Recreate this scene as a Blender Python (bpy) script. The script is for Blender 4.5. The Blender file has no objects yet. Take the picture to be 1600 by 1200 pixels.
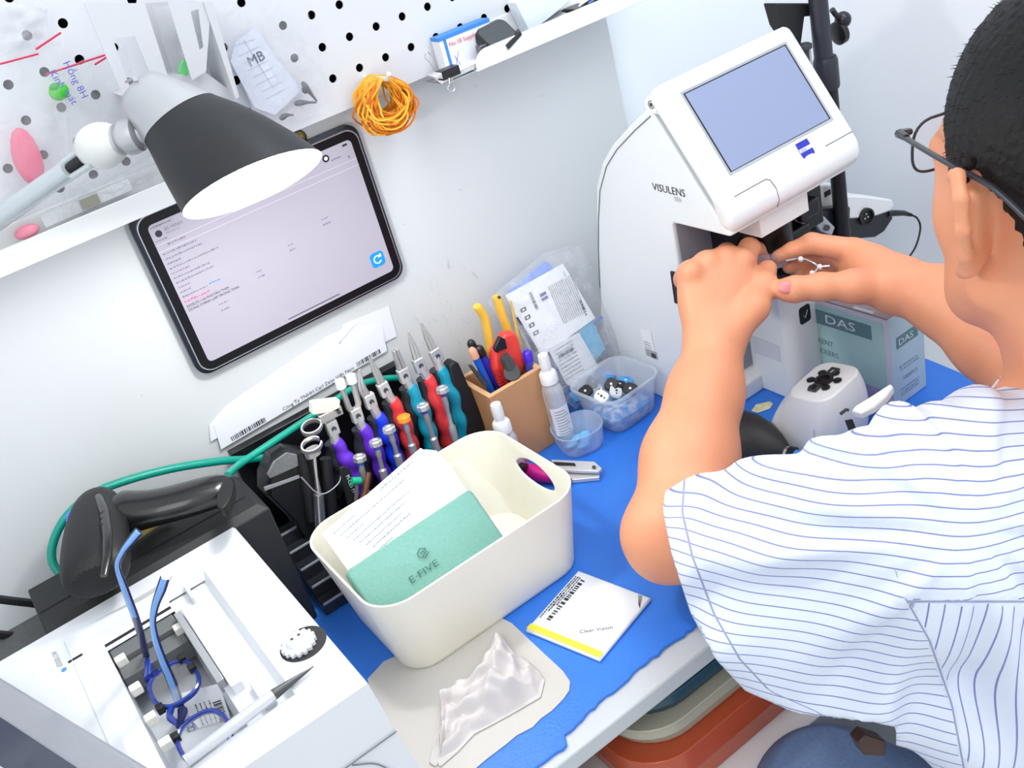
import bpy, math, random
import numpy as np
from mathutils import Vector, Matrix
import openvdb
random.seed(7); rng = np.random.default_rng(7)
scene = bpy.context.scene
COL = scene.collection

# ------------------------------------------------------------------ camera, world, lights, exposure
FPX = 1588.41                                  # focal length in pixels of a 1600 px wide frame
RC = np.array([[0.7935364924, -0.5578322570, -0.2431522327],
               [-0.4644781717, -0.2970914299, -0.8342641730],
               [0.3931410221, 0.7749579700, -0.4948537980]])   # rows: image right, image down, view direction
CAM = np.array([0.0, -0.985, 0.67])
cd = bpy.data.cameras.new('camera'); cam = bpy.data.objects.new('camera', cd); COL.objects.link(cam)
cd.sensor_width = 36.0; cd.lens = FPX/1600*36.0; cd.clip_start = 0.02
M = Matrix.Identity(4)
for i in range(3):
    M[i][0] = RC[0][i]; M[i][1] = -RC[1][i]; M[i][2] = -RC[2][i]; M[i][3] = CAM[i]
cam.matrix_world = M
scene.camera = cam

w = bpy.data.worlds.new('room_light'); scene.world = w; w.use_nodes = True
wn = w.node_tree.nodes; bg = wn['Background']
bg.inputs[0].default_value = (0.90, 0.95, 1.0, 1); bg.inputs[1].default_value = 0.82

def area(name, loc, target, size, power, color=(1, 1, 1), sy=None):
    l = bpy.data.lights.new(name, 'AREA'); l.energy = power; l.color = color
    l.shape = 'RECTANGLE'; l.size = size; l.size_y = sy or size
    o = bpy.data.objects.new(name, l); COL.objects.link(o); o.location = loc
    d = Vector(target) - Vector(loc); o.rotation_euler = d.to_track_quat('-Z', 'Y').to_euler()
    return o
area('ceiling_panel_light', (0.9, -0.9, 1.75), (0.75, -0.2, 0.1), 0.6, 11.5, (0.93, 0.97, 1.0), 1.2)
area('ceiling_panel_light.001', (-0.7, -1.5, 1.75), (0.2, -0.3, 0), 0.6, 7, (1.0, 0.98, 0.95), 1.2)

scene.view_settings.view_transform = 'Standard'; scene.view_settings.look = 'None'
scene.view_settings.gamma = 1.0; scene.view_settings.use_curve_mapping = False
scene.view_settings.exposure = 0.44

# ------------------------------------------------------------------ helpers
def ray(px, py):
    return RC.T @ np.array([px-800, py-600, FPX])/FPX
def on(px, py, ax, val):                        # the world point seen at a pixel on the plane axis = val
    r = ray(px, py); return CAM + r*((val-CAM[ax])/r[ax])
def at(px, py, depth):
    return CAM + ray(px, py)*depth
def v3(a): return np.array(a, float)
def unit(a):
    a = v3(a); return a/np.linalg.norm(a)
def lin(c):
    return tuple(((x/255)/12.92 if x/255 <= .04045 else ((x/255+.055)/1.055)**2.4) for x in c)

MATS = {}
def mat(name, rgb, rough=.5, metal=0, var=.05, scale=40, bump=0, bscale=200, emit=0, coat=0, alpha=1, trans=0, spec=.5, sss=0, rgb2=None, cramp=None):
    if name in MATS: return MATS[name]
    m = bpy.data.materials.new(name); m.use_nodes = True; nt = m.node_tree; n = nt.nodes; L = nt.links
    b = n['Principled BSDF']
    c = lin(rgb); c2 = lin(rgb2) if rgb2 else tuple(x*(1-var) for x in c)
    tc = n.new('ShaderNodeTexCoord'); ns = n.new('ShaderNodeTexNoise'); ns.inputs['Scale'].default_value = scale; ns.inputs['Detail'].default_value = 4
    L.new(tc.outputs['Object'], ns.inputs['Vector'])
    mx = n.new('ShaderNodeMix'); mx.data_type = 'RGBA'
    mx.inputs[6].default_value = (*c, 1); mx.inputs[7].default_value = (*c2, 1)
    if cramp:
        cr = n.new('ShaderNodeMapRange'); cr.inputs[1].default_value = cramp[0]; cr.inputs[2].default_value = cramp[1]
        L.new(ns.outputs[0], cr.inputs[0]); L.new(cr.outputs[0], mx.inputs[0])
    else: L.new(ns.outputs[0], mx.inputs[0])
    L.new(mx.outputs[2], b.inputs['Base Color'])
    b.inputs['Roughness'].default_value = rough; b.inputs['Metallic'].default_value = metal
    b.inputs['Specular IOR Level'].default_value = spec
    b.inputs['Coat Weight'].default_value = coat; b.inputs['Alpha'].default_value = alpha
    b.inputs['Transmission Weight'].default_value = trans
    if sss:
        b.inputs['Subsurface Weight'].default_value = sss; b.inputs['Subsurface Radius'].default_value = (1, .35, .2); b.inputs['Subsurface Scale'].default_value = .004
    if emit:
        L.new(mx.outputs[2], b.inputs['Emission Color']); b.inputs['Emission Strength'].default_value = emit
    if bump:
        n2 = n.new('ShaderNodeTexNoise'); n2.inputs['Scale'].default_value = bscale; n2.inputs['Detail'].default_value = 3
        L.new(tc.outputs['Object'], n2.inputs['Vector'])
        bp = n.new('ShaderNodeBump'); bp.inputs['Strength'].default_value = bump; bp.inputs['Distance'].default_value = .001
        L.new(n2.outputs[0], bp.inputs['Height']); L.new(bp.outputs[0], b.inputs['Normal'])
    MATS[name] = m; return m

def film(name, rgb=(245, 248, 252), fac=.22, rough=.15, wrinkle=30, fac2=None):
    """thin clear plastic: mostly see-through, with glossy wrinkles"""
    if name in MATS: return MATS[name]
    m = bpy.data.materials.new(name); m.use_nodes = True; nt = m.node_tree; n = nt.nodes; L = nt.links
    b = n['Principled BSDF']; out = n['Material Output']
    b.inputs['Base Color'].default_value = (*lin(rgb), 1); b.inputs['Roughness'].default_value = rough
    tr = n.new('ShaderNodeBsdfTransparent'); mix = n.new('ShaderNodeMixShader')
    tc = n.new('ShaderNodeTexCoord'); ns = n.new('ShaderNodeTexNoise'); ns.inputs['Scale'].default_value = wrinkle; ns.inputs['Detail'].default_value = 5; ns.inputs['Distortion'].default_value = 1.5
    L.new(tc.outputs['Object'], ns.inputs['Vector'])
    mr = n.new('ShaderNodeMapRange'); mr.inputs[1].default_value = .4; mr.inputs[2].default_value = .75
    mr.inputs[3].default_value = fac; mr.inputs[4].default_value = fac2 if fac2 is not None else min(1, fac*2.6)
    L.new(ns.outputs[0], mr.inputs[0]); L.new(mr.outputs[0], mix.inputs[0])
    bp = n.new('ShaderNodeBump'); bp.inputs['Strength'].default_value = .8; bp.inputs['Distance'].default_value = .004
    L.new(ns.outputs[0], bp.inputs['Height']); L.new(bp.outputs[0], b.inputs['Normal'])
    L.new(tr.outputs[0], mix.inputs[1]); L.new(b.outputs[0], mix.inputs[2]); L.new(mix.outputs[0], out.inputs[0])
    MATS[name] = m; return m

def wmat(o):
    m = o.matrix_basis.copy()
    while o.parent is not None:
        o = o.parent; m = o.matrix_basis @ m
    return m

class MB:
    def __init__(s): s.v = []; s.f = []; s.m = []
    def add(s, vs, fs, mi=0):
        k = len(s.v); s.v += [tuple(map(float, p)) for p in vs]; s.f += [tuple(i+k for i in f) for f in fs]; s.m += [mi]*len(fs); return s
    def box(s, c, d, R=None, mi=0, taper=1.0):
        c = v3(c); x, y, z = (a/2 for a in d); P = []
        for zz in (-1, 1):
            t = taper if zz > 0 else 1
            for (a, b) in ((-1, -1), (1, -1), (1, 1), (-1, 1)): P.append(v3((a*x*t, b*y*t, zz*z)))
        if R is not None: P = [R @ p for p in P]
        return s.add([p+c for p in P], [(3, 2, 1, 0), (4, 5, 6, 7), (0, 1, 5, 4), (1, 2, 6, 5), (2, 3, 7, 6), (3, 0, 4, 7)], mi)
    def boxb(s, lo, hi, mi=0):
        lo = v3(lo); hi = v3(hi); return s.box((lo+hi)/2, hi-lo, None, mi)
    def loft(s, rings, cap=True, closed=True, mi=0):
        n = len(rings[0]); vs = [p for r in rings for p in r]; fs = []
        for i in range(len(rings)-1):
            for j in range(n if closed else n-1):
                k = (j+1) % n; fs.append((i*n+j, i*n+k, (i+1)*n+k, (i+1)*n+j))
        if cap: fs.append(tuple(range(n))[::-1]); fs.append(tuple(range((len(rings)-1)*n, len(rings)*n)))
        return s.add(vs, fs, mi)
    def tube(s, pts, r, n=8, cap=True, mi=0, flat=1.0, up=None):
        pts = [v3(p) for p in pts]; rs = r if hasattr(r, '__len__') else [r]*len(pts); rings = []; u = None
        for i, p in enumerate(pts):
            t = unit(pts[min(i+1, len(pts)-1)]-pts[max(i-1, 0)])
            if u is None:
                u = v3(up) if up is not None else (v3((0, 0, 1)) if abs(t[2]) < .9 else v3((1, 0, 0)))
            u = unit(u-t*(u@t)); w_ = np.cross(t, u)
            rings.append([p+rs[i]*(math.cos(a)*w_+math.sin(a)*u*flat) for a in np.linspace(0, 2*math.pi, n, endpoint=False)])
        return s.loft(rings, cap, mi=mi)
    def cyl(s, a, b, r, r2=None, n=24, mi=0): return s.tube([a, b], [r, r2 if r2 is not None else r], n, mi=mi)
    def lathe(s, prof, o=(0, 0, 0), axis=(0, 0, 1), n=32, mi=0, cap=True):
        a = unit(axis); u = unit(np.cross(a, (0, 1, 0) if abs(a[1]) < .9 else (1, 0, 0))); w_ = np.cross(a, u); o = v3(o)
        rings = [[o+a*z+r*(math.cos(t)*u+math.sin(t)*w_) for t in np.linspace(0, 2*math.pi, n, endpoint=False)] for r, z in prof]
        return s.loft(rings, cap, mi=mi)
    def prism(s, poly, o, u, v_, d, mi=0):
        """polygon (a, b) in the frame u, v at o, extruded by the vector d"""
        o = v3(o); u = v3(u); v_ = v3(v_); d = v3(d)
        A = [o+u*a+v_*b for a, b in poly]; return s.loft([A, [p+d for p in A]], mi=mi)
    def sphere(s, c, r, n=16, mi=0, R=None):
        r = v3(r) if hasattr(r, '__len__') else v3((r, r, r)); c = v3(c); rings = []
        for i in range(n//2+1):
            t = math.pi*i/(n//2); t = min(max(t, .02), math.pi-.02)
            ring = [v3((math.sin(t)*math.cos(a), math.sin(t)*math.sin(a), -math.cos(t)))*r for a in np.linspace(0, 2*math.pi, n, endpoint=False)]
            rings.append([(R @ p if R is not None else p)+c for p in ring])
        return s.loft(rings, mi=mi)
    def build(s, name, mats, parent=None, bevel=0, seg=2, smooth=35, sub=0, solid=0):
        me = bpy.data.meshes.new(name); V = s.v
        o = bpy.data.objects.new(name, me); COL.objects.link(o)
        if parent is not None:
            o.parent = parent; inv = wmat(parent).inverted(); V = [tuple(inv @ Vector(p)) for p in V]
        me.from_pydata(V, [], s.f)
        for m_ in (mats if isinstance(mats, (list, tuple)) else [mats]): me.materials.append(m_)
        me.polygons.foreach_set('material_index', s.m)
        me.validate(); me.update()
        if smooth is not None:
            me.polygons.foreach_set('use_smooth', [True]*len(me.polygons)); me.set_sharp_from_angle(angle=math.radians(smooth))
        if solid:
            md = o.modifiers.new('thickness', 'SOLIDIFY'); md.thickness = solid; md.offset = 0
        if bevel:
            md = o.modifiers.new('bevel', 'BEVEL'); md.width = bevel; md.segments = seg; md.limit_method = 'ANGLE'; md.angle_limit = math.radians(40); md.harden_normals = False
        if sub:
            md = o.modifiers.new('smooth', 'SUBSURF'); md.levels = sub; md.render_levels = sub
        return o

def tag(o, label, cat, group=None, kind=None):
    o['label'] = label; o['category'] = cat
    if group: o['group'] = group
    if kind: o['kind'] = kind
    return o
def thing(name, label, cat, loc=(0, 0, 0), group=None):
    o = bpy.data.objects.new(name, None); COL.objects.link(o); o.location = tuple(map(float, loc)); o.empty_display_size = .02
    return tag(o, label, cat, group)
def struct(o): o['kind'] = 'structure'; return o

def smooth_path(pts, n=8):
    """Catmull-Rom through the points"""
    P = [v3(p) for p in pts]; P = [2*P[0]-P[1]]+P+[2*P[-1]-P[-2]]; out = []
    for i in range(1, len(P)-2):
        for t in np.linspace(0, 1, n, endpoint=False):
            a, b, c, d = P[i-1], P[i], P[i+1], P[i+2]
            out.append(.5*((2*b)+(-a+c)*t+(2*a-5*b+4*c-d)*t*t+(-a+3*b-3*c+d)*t**3))
    out.append(P[-2]); return out
def rrect(w_, h, r, n=5):
    """rounded rectangle outline centred at 0"""
    o = []
    for (cx, cy, a0) in ((w_/2-r, h/2-r, 0), (-w_/2+r, h/2-r, 90), (-w_/2+r, -h/2+r, 180), (w_/2-r, -h/2+r, 270)):
        for k in range(n+1):
            a = math.radians(a0+90*k/n); o.append((cx+r*math.cos(a), cy+r*math.sin(a)))
    return o

FONTCACHE = {}
def textmesh(s, size=1.0):
    c = bpy.data.curves.new('lettering', 'FONT'); c.body = s; c.size = size; c.align_x = 'LEFT'; c.resolution_u = 2
    o = bpy.data.objects.new('lettering', c); COL.objects.link(o)
    bpy.context.view_layer.update()
    me = bpy.data.meshes.new_from_object(o.evaluated_get(bpy.context.evaluated_depsgraph_get()))
    V = [tuple(v.co) for v in me.vertices]; F = [tuple(p.vertices) for p in me.polygons]
    bpy.data.objects.remove(o); bpy.data.curves.remove(c); bpy.data.meshes.remove(me)
    return V, F
def text(mb, s, o, u, v_, size, mi=0, sx=1.0):
    """flat lettering added to a mesh: baseline start o, direction u, up v"""
    key = s
    if key not in FONTCACHE: FONTCACHE[key] = textmesh(s)
    V, F = FONTCACHE[key]; o = v3(o); u = unit(u); v_ = unit(v_)
    mb.add([o+u*(x*size*sx)+v_*(y*size) for x, y, z in V], F, mi)
def scribble(mb, o, u, v_, length, h, mi=0, wdt=None, k=None):
    """an unreadable line of small printed type: short dashes of uneven length"""
    o = v3(o); u = unit(u); v_ = unit(v_); x = 0
    while x < length:
        l = random.uniform(.5, 1.6)*h
        if x+l > length: l = length-x
        b = random.uniform(0, .25)*h; t = h*random.uniform(.6, 1)
        mb.add([o+u*x+v_*b, o+u*(x+l)+v_*b, o+u*(x+l)+v_*t, o+u*x+v_*t], [(0, 1, 2, 3)], mi)
        x += l+random.uniform(.25, .6)*h
def barcode(mb, o, u, v_, length, h, n=28, mi=0):
    o = v3(o); u = unit(u); v_ = unit(v_); x = 0; s = length/n
    while x < length:
        l = s*random.choice((.4, .5, .9))
        mb.add([o+u*x, o+u*(x+l), o+u*(x+l)+v_*h, o+u*x+v_*h], [(0, 1, 2, 3)], mi)
        x += l+s*random.choice((.35, .5, .8))
def quad(mb, o, u, v_, a, b, mi=0):
    o = v3(o); u = unit(u)*a; v_ = unit(v_)*b; mb.add([o, o+u, o+u+v_, o+v_], [(0, 1, 2, 3)], mi)

INK = mat('ink', (40, 42, 50), .6)
INKG = mat('grey_ink', (150, 152, 158), .6)
INKB = mat('blue_ink', (60, 70, 150), .6)
WHITEP = mat('white_plastic', (238, 240, 240), .32, var=.02)
CREAM = mat('cream_plastic', (240, 238, 226), .35, var=.02)
PAPER = mat('white_paper', (238, 240, 244), .8, var=.02)
BLACKP = mat('black_plastic', (28, 28, 32), .32, var=.1)
BLACKM = mat('matte_black', (22, 22, 26), .6, var=.1)
DARKG = mat('dark_grey_plastic', (62, 64, 70), .45, var=.08)
STEEL = mat('steel', (205, 205, 208), .22, metal=.9, var=.08)
X, Y, Z = v3((1, 0, 0)), v3((0, 1, 0)), v3((0, 0, 1))
# ------------------------------------------------------------------ room
WALL = mat('wall_paint', (214, 218, 221), .55, var=.05, scale=3, bump=.15, bscale=60)
WALLR = mat('wall_panel_gloss', (240, 246, 252), .35, var=.03, scale=2)
struct(MB().boxb((-1.3, 0, -.75), (.752, .1, 1.7)).build('wall_back', WALL))
struct(MB().boxb((.752, .012, -.75), (1.02, .1, 1.7)).build('wall_back.001', WALLR))
struct(MB().boxb((1.02, -2.4, -.75), (1.12, .1, 1.7)).build('wall_right', mat('wall_right_paint', (246, 249, 254), .5, var=.02, scale=3)))
struct(MB().boxb((-1.3, -2.4, -.85), (1.12, .1, -.75)).build('floor', mat('floor_tile', (196, 196, 194), .4, var=.06, scale=4)))
# small marks and pencil smudges on the wall
mb = MB()
for k in range(34):
    x = random.uniform(.40, .50); z = random.uniform(.09, .235); L_ = random.uniform(.003, .014); a = random.uniform(-1.9, -.9)
    mb.add([(x, -.0006, z), (x+L_*math.cos(a), -.0006, z+L_*math.sin(a)), (x+L_*math.cos(a)+.0005, -.0006, z+L_*math.sin(a)+.0005), (x+.0005, -.0006, z+.0005)], [(0, 1, 2, 3)])
for x, z in ((.427, .292), (.405, .232), (.56, .40), (.64, .36), (.505, .30), (.10, .25)):
    mb.box((x, -.0004, z), (.0016, .0004, .0014))
o = MB.build(mb, 'pencil_marks', mat('faint_pencil', (196, 200, 206), .7)); struct(o); o.name = 'wall_marks'

# desk and mat
d = thing('desk', 'white desk along the wall under the blue mat', 'desk', (.2, -.23, -.75))
MB().boxb((-1.2, -.463, -.019), (1.018, -.002, 0)).build('desk_top', mat('desk_laminate', (196, 200, 203), .4, var=.04, scale=8), d, bevel=.002)
for x in (-1.1, .22): MB().boxb((x, -.42, -.75), (x+.02, -.01, -.019)).build('side_panel', mat('desk_laminate', (0, 0, 0)), d)
BLUE = mat('blue_foam', (52, 126, 224), .42, var=.12, scale=14, bump=.35, bscale=350, rgb2=(34, 106, 208))
pts = []
fx = np.linspace(.02, .815, 160)
for x in fx:
    pts.append((x, -.4415+.0035*math.sin(x*23)+random.uniform(-.0016, .0016)-(.010 if x < .228 else 0)))
pts += [(.832, -.432), (.840, -.40), (.846, -.35), (.85, -.30), (.85, -.20), (.85, -.03), (.6, -.012), (.3, -.012), (.02, -.012)]
mb = MB(); mb.prism(pts, (0, 0, 0.0002), X, Y, (0, 0, .0035))
tag(mb.build('desk_mat', BLUE, bevel=.001), 'bright blue foam mat with a ragged front edge covering the desk', 'mat')
T0 = .0037     # top of the mat

# ------------------------------------------------------------------ pegboard
PEG = mat('pegboard_white', (222, 225, 230), .4, var=.02)
pb = thing('pegboard', 'white perforated metal pegboard on the wall above the tablet', 'pegboard', (.3, -.01, .435))
mb = MB(); P = .0309; x0 = .394-P*23.5; z0 = .4990-P*1.5; r = .0042; K = 12
def cell(cx, cz):
    V = []; F = []
    sq = []
    for k in range(K):
        a = 2*math.pi*k/K+math.pi/4; m_ = max(abs(math.cos(a)), abs(math.sin(a))); sq.append((cx+P/2*math.cos(a)/m_, cz+P/2*math.sin(a)/m_))
    ci = [(cx+r*math.cos(2*math.pi*k/K+math.pi/4), cz+r*math.sin(2*math.pi*k/K+math.pi/4)) for k in range(K)]
    V = [(a, -.02, b) for a, b in sq]+[(a, -.02, b) for a, b in ci]+[(a, -.0185, b) for a, b in ci]
    for k in range(K):
        j = (k+1) % K; F.append((k, j, K+j, K+k)); F.append((K+k, K+j, 2*K+j, 2*K+k))
    mb.add(V, F)
for i in range(35):
    for j in range(10): cell(x0+P*(i+.5), z0+P*(j+.5))
xe = x0+P*35; zt = z0+P*10
mb.add([(x0, -.02, .435), (xe, -.02, .435), (xe, -.02, z0), (x0, -.02, z0)], [(0, 1, 2, 3)])
mb.add([(x0, -.02, .435), (xe, -.02, .435), (xe, -.004, .435), (x0, -.004, .435)], [(3, 2, 1, 0)])
mb.add([(xe, -.02, .435), (xe, -.02, zt), (xe, -.004, zt), (xe, -.004, .435)], [(3, 2, 1, 0)])
mb.build('board', PEG, pb, smooth=None)
MB().boxb((x0+.002, -.006, .437), (xe-.002, -.004, zt)).build('gap_shade', mat('dark_gap', (20, 20, 22), .9), pb)  # black sheet painting in the shade of the gap seen through the holes

s_ = thing('wall_screw', 'brass cross-head screw in the wall just under the pegboard', 'screw', (.347, -.001, .424))
MB().lathe([(.0062, 0), (.0062, .001), (.0045, .0016), (.0042, .0035), (.001, .004)], (.3465, -.0005, .4225), (0, -1, 0), 24).build('screw_head', mat('brass', (160, 140, 70), .35, metal=.8), s_)
MB().lathe([(.0085, 0), (.0085, .0008), (.0064, .001)], (.3465, -.0003, .4225), (0, -1, 0), 24).build('washer', mat('dark_washer', (70, 64, 48), .6), s_)
mb = MB(); mb.box((.3465, -.0047, .4225), (.006, .0006, .0011)); mb.box((.3465, -.0047, .4225), (.0011, .0006, .006)); mb.build('cross_slot', BLACKM, s_)

# ------------------------------------------------------------------ trays hanging on the pegboard
def tray(name, label, xa, xb, lip=.026, yf=-.062, z=.412):
    t = thing(name, label, 'shelf', ((xa+xb)/2, -.03, z))
    mb = MB()
    mb.boxb((xa, yf, z), (xb, -.0205, z+.0016))
    mb.boxb((xa, -.0225, z), (xb, -.0205, z+.034))
    mb.build('tray', WHITEP, t, bevel=.0006)
    rr = .016
    pl = [(xa, z), (xb, z), (xb, z+lip)]+[(xa+rr-rr*math.sin(a), z+lip-rr+rr*math.cos(a)) for a in np.linspace(0, math.pi/2, 7)]
    MB().prism([(a, b) for a, b in pl], (0, yf, 0), X, Z, (0, -.0018, 0)).build('front_lip', WHITEP, t, bevel=.0005)
    return t
# ------------------------------------------------------------------ shelf on the pegboard, with its contents
t = tray('wall_shelf', 'white metal shelf with a rounded lip holding the blue and white box', .530, .765, .0195, -.062, .430)
MB().boxb((.492, -.060, .430), (.53, -.0205, .4312)).build('wire_floor', STEEL, t)
YW = -.04
# blue and white carton
c = thing('carton', 'small white carton with blue edges and red lettering standing on the wall shelf', 'box', on(735, 85, 1, -.04))
BLUEC = mat('carton_blue', (60, 140, 225), .5); REDI = mat('red_ink', (225, 90, 90), .6)
A = on(700, 88, 1, -.045); B = on(768, 62, 1, -.045)
MB().boxb((A[0]-.003, -.040, .432), (B[0]+.006, -.024, .470)).build('carton_body', mat('carton_white', (236, 238, 246), .5), c, bevel=.0006)
mb = MB()
mb.boxb((A[0]-.0033, -.0404, .4667), (B[0]+.0063, -.0236, .4704)); mb.boxb((A[0]+.002, -.0404, .432), (A[0]+.0052, -.040, .467))
mb.build('blue_edge', BLUEC, c)
mb = MB(); text(mb, 'No.18 Supplies', (A[0]+.007, -.0406, .4585), X, Z, .0062); mb.build('lettering', REDI, c)
mb = MB()
for k in range(3): scribble(mb, (B[0]-.010, -.0406, .4615-.0022*k), X, Z, .012, .0011)
mb.add([(A[0]+.006, -.0406, .434), (A[0]+.0065, -.0406, .434), (A[0]+.016, -.0406, .451), (A[0]+.0155, -.0406, .451)], [(0, 1, 2, 3)])
mb.add([(A[0]+.015, -.0406, .434), (A[0]+.0155, -.0406, .434), (A[0]+.010, -.0406, .449), (A[0]+.0095, -.0406, .449)], [(0, 1, 2, 3)])
mb.build('fine_print', INKB, c)
# smart watch in a black holder
wt = thing('black_watch', 'glossy black watch case lying on the wall shelf in front of the carton', 'watch', on(770, 62, 1, -.045))
W0 = on(775, 58, 1, -.048); tilt = math.radians(4)
u_ = v3((math.cos(tilt), 0, math.sin(tilt))); n_ = v3((-.1, -.62, .78)); n_ = unit(n_-u_*(n_@u_)); vv = np.cross(n_, u_)
pl = rrect(.040, .032, .009)
rings = [[W0+u_*a*s1+vv*b*s1+n_*h for a, b in pl] for s1, h in ((.86, -.007), (1, -.004), (1, .003), (.93, .0055))]
MB().loft(rings).build('watch_body', BLACKP, wt)
rings = [[W0+u_*a*.86+vv*b*.84+n_*h for a, b in pl] for h in (.0056, .0062)]
MB().loft(rings).build('watch_glass', mat('dark_glass', (48, 54, 58), .12, coat=.6), wt)
MB().tube([W0+u_*.012+vv*.0+n_*-.004+v3((.012, -.008, 0)), W0+u_*.02+v3((0, -.014, -.004)), W0+u_*.0+v3((0, -.016, -.010))], .003, 8).build('strap', BLACKP, wt)
mb = MB(); p = W0-u_*.024+v3((0, -.006, -.002)); mb.box(p, (.009, .009, .008)); mb.box(p+v3((-.004, -.004, -.004)), (.006, .006, .006)); mb.build('clasp', mat('gunmetal', (110, 112, 118), .3, metal=.7), wt, bevel=.001)
# papers clipped at the shelf end
pp = thing('clipped_papers', 'grey folded papers held by the binder clip on the shelf end', 'papers', on(710, 108, 1, -.045))
mb = MB()
for k in range(4):
    z = .4325+.0014*k
    mb.loft([[(.487+.001*k, -.062, z+.0002), (.535, -.060, z+.0012), (.575, -.058, z)], [(.495-.002*k, -.030, z+.002), (.535, -.030, z+.001), (.575, -.03, z)]], cap=False, closed=False)
mb.build('sheet', PAPER, pp, solid=.0004)
bc = thing('binder_clip', 'black binder clip with wire loops gripping papers at the shelf end', 'clip', on(702, 112, 1, -.05))
q = on(700, 113, 1, -.058)
mb = MB(); pl = [(-.0105, .0065), (-.0105, -.0045), (.0105, -.0045), (.0105, .0065), (.009, .0065), (.009, -.003), (-.009, -.003), (-.009, .0065)]
mb.box(q+v3((0, 0, .004)), (.021, .012, .0008)); mb.box(q+v3((0, 0, -.004)), (.021, .012, .0008)); mb.box(q+v3((0, -.006, 0)), (.021, .0008, .009)); mb.build('clip_body', BLACKP, bc)
for sgn in (1, -1):
    b0 = q+v3((-.002, -.006, -.004)) if sgn > 0 else q+v3((-.012, .002, .006))
    dirv = unit(v3((-.35, -.25, -1))) if sgn > 0 else unit(v3((-.2, 0, 1)))
    sd = v3((1, 0, -.2)); L_ = .014 if sgn > 0 else .02
    MB().tube(smooth_path([b0-sd*.0016, b0+dirv*L_*.45-sd*.002, b0+dirv*L_*.75-sd*.0045, b0+dirv*L_, b0+dirv*L_*.78+sd*.004, b0+dirv*L_*.45+sd*.002, b0+sd*.0016], 5), .0005, 6).build('wire_loop', STEEL, bc)
# white box and papers further along the shelf
wb = thing('lens_box', 'plain white box standing tilted on the wall shelf beside the watch', 'box', on(850, 40, 1, -.04))
A = on(818, 48, 1, -.045); R_ = np.array(Matrix.Rotation(math.radians(-14), 3, 'Y'))
MB().box(A+v3((.035, .012, .019)), (.062, .018, .036), R_).build('box_body', mat('box_white', (232, 240, 250), .4), wb, bevel=.001)
pp = thing('papers', 'loose white papers and cards stacked on the wall shelf end', 'papers', on(880, 42, 1, -.04))
for k, (c_, dx) in enumerate((((210, 220, 236), 0), ((236, 240, 244), .006), ((120, 140, 200), .010), ((240, 240, 240), .016))):
    q0 = v3((.625+dx, -.056+.003*k, .434+.0018*k)); MB().add([q0, q0+v3((.10, 0, .010+.003*k)), q0+v3((.10, .028, .014)), q0+v3((0, .028, .004))], [(0, 1, 2, 3)]).build('sheet', mat('sheet_%d' % k if 0 else ('sheet_tone.%03d' % k), c_, .6), pp, solid=.0006)
bx = thing('black_case', 'black object lying at the far end of the wall shelf', 'case', (.69, -.04, .433))
MB().boxb((.672, -.054, .4345), (.73, -.026, .4475)).build('case_body', BLACKP, bx, bevel=.003)

# ------------------------------------------------------------------ rubber bands on a peg
rb = thing('rubber_band_bundle', 'bundle of orange rubber bands hanging from a white peg', 'rubber bands', on(590, 130, 1, -.03))
c0 = on(590, 160, 1, -.05)
BANDS = [mat('rubber_orange', (250, 168, 30), .5, var=.15), mat('rubber_yellow', (254, 190, 60), .5, var=.15), mat('rubber_deep', (226, 122, 20), .5, var=.2)]
mb = MB(); top = on(590, 127, 1, -.046)
for k in range(84):
    rx = random.uniform(.0135, .0265); rz = random.uniform(.018, .0285); yy = random.uniform(-.020, .020)
    ph = random.uniform(0, 6.3); tw = random.uniform(-.012, .012); dx = random.uniform(-.004, .004)
    P_ = []
    for a in np.linspace(0, 2*math.pi, 29)[:-1]:
        s1 = math.sin(a+math.pi/2)          # +1 at the top
        wob = .0022*math.sin(3*a+ph)+.0015*math.sin(5*a+ph*2)
        P_.append((top[0]+dx*(1-s1)+(rx+wob)*math.cos(a+math.pi/2)*(.75+.25*(1-s1)), top[1]+yy*.55*(1-.3*s1)+tw*math.cos(a)+.004*math.sin(2*a+ph), top[2]+.004-rz+rz*s1))
    P_.append(P_[0]); mb.tube(P_, .0011, 5, cap=False, mi=k % 3 if k % 4 else 1)
o = mb.build('rubber_band', BANDS, rb); o['kind'] = 'stuff'
MB().tube([(top[0], -.02, top[2]+.002), (top[0]+.0005, -.068, top[2]+.0035), (top[0]+.001, -.074, top[2]+.009)], .0022, 10).build('peg', WHITEP, rb)

# ------------------------------------------------------------------ tablet
tb = thing('tablet', 'tablet in a black case mounted on the wall showing a white page', 'tablet', (.28, -.012, .248))
TY = -.015
def tp(px, py, y=TY): return on(px, py, 1, y)
cx, cz = .2815, .3308; TW, TH = .2395, .1675
pl = rrect(TW, TH, .013, 8)
def ringp(s_, y, dx=0): return [(cx+a*(TW+2*s_)/TW, y, cz+b*(TH+2*s_)/TH) for a, b in pl]
MB().loft([ringp(.0035, -.0015), ringp(.0045, -.004), ringp(.0045, -.0105), ringp(.0025, -.012)]).build('case', mat('navy_case', (26, 30, 44), .5), tb)
MB().loft([ringp(.0006, -.010), ringp(.0014, -.0125), ringp(.0008, -.0148)]).build('metal_rim', mat('silver_rim', (190, 195, 205), .25, metal=.8), tb)
MB().loft([ringp(.0003, -.0140), ringp(-.0003, -.0153)]).build('bezel', mat('black_glass', (12, 12, 18), .3, spec=.25), tb)
SW, SH = TW-.0175, TH-.0175
sp = rrect(SW, SH, .005, 5)
SCR = mat('screen_glow', (150, 146, 158), .3, emit=.42, var=.03, scale=9)
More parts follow.
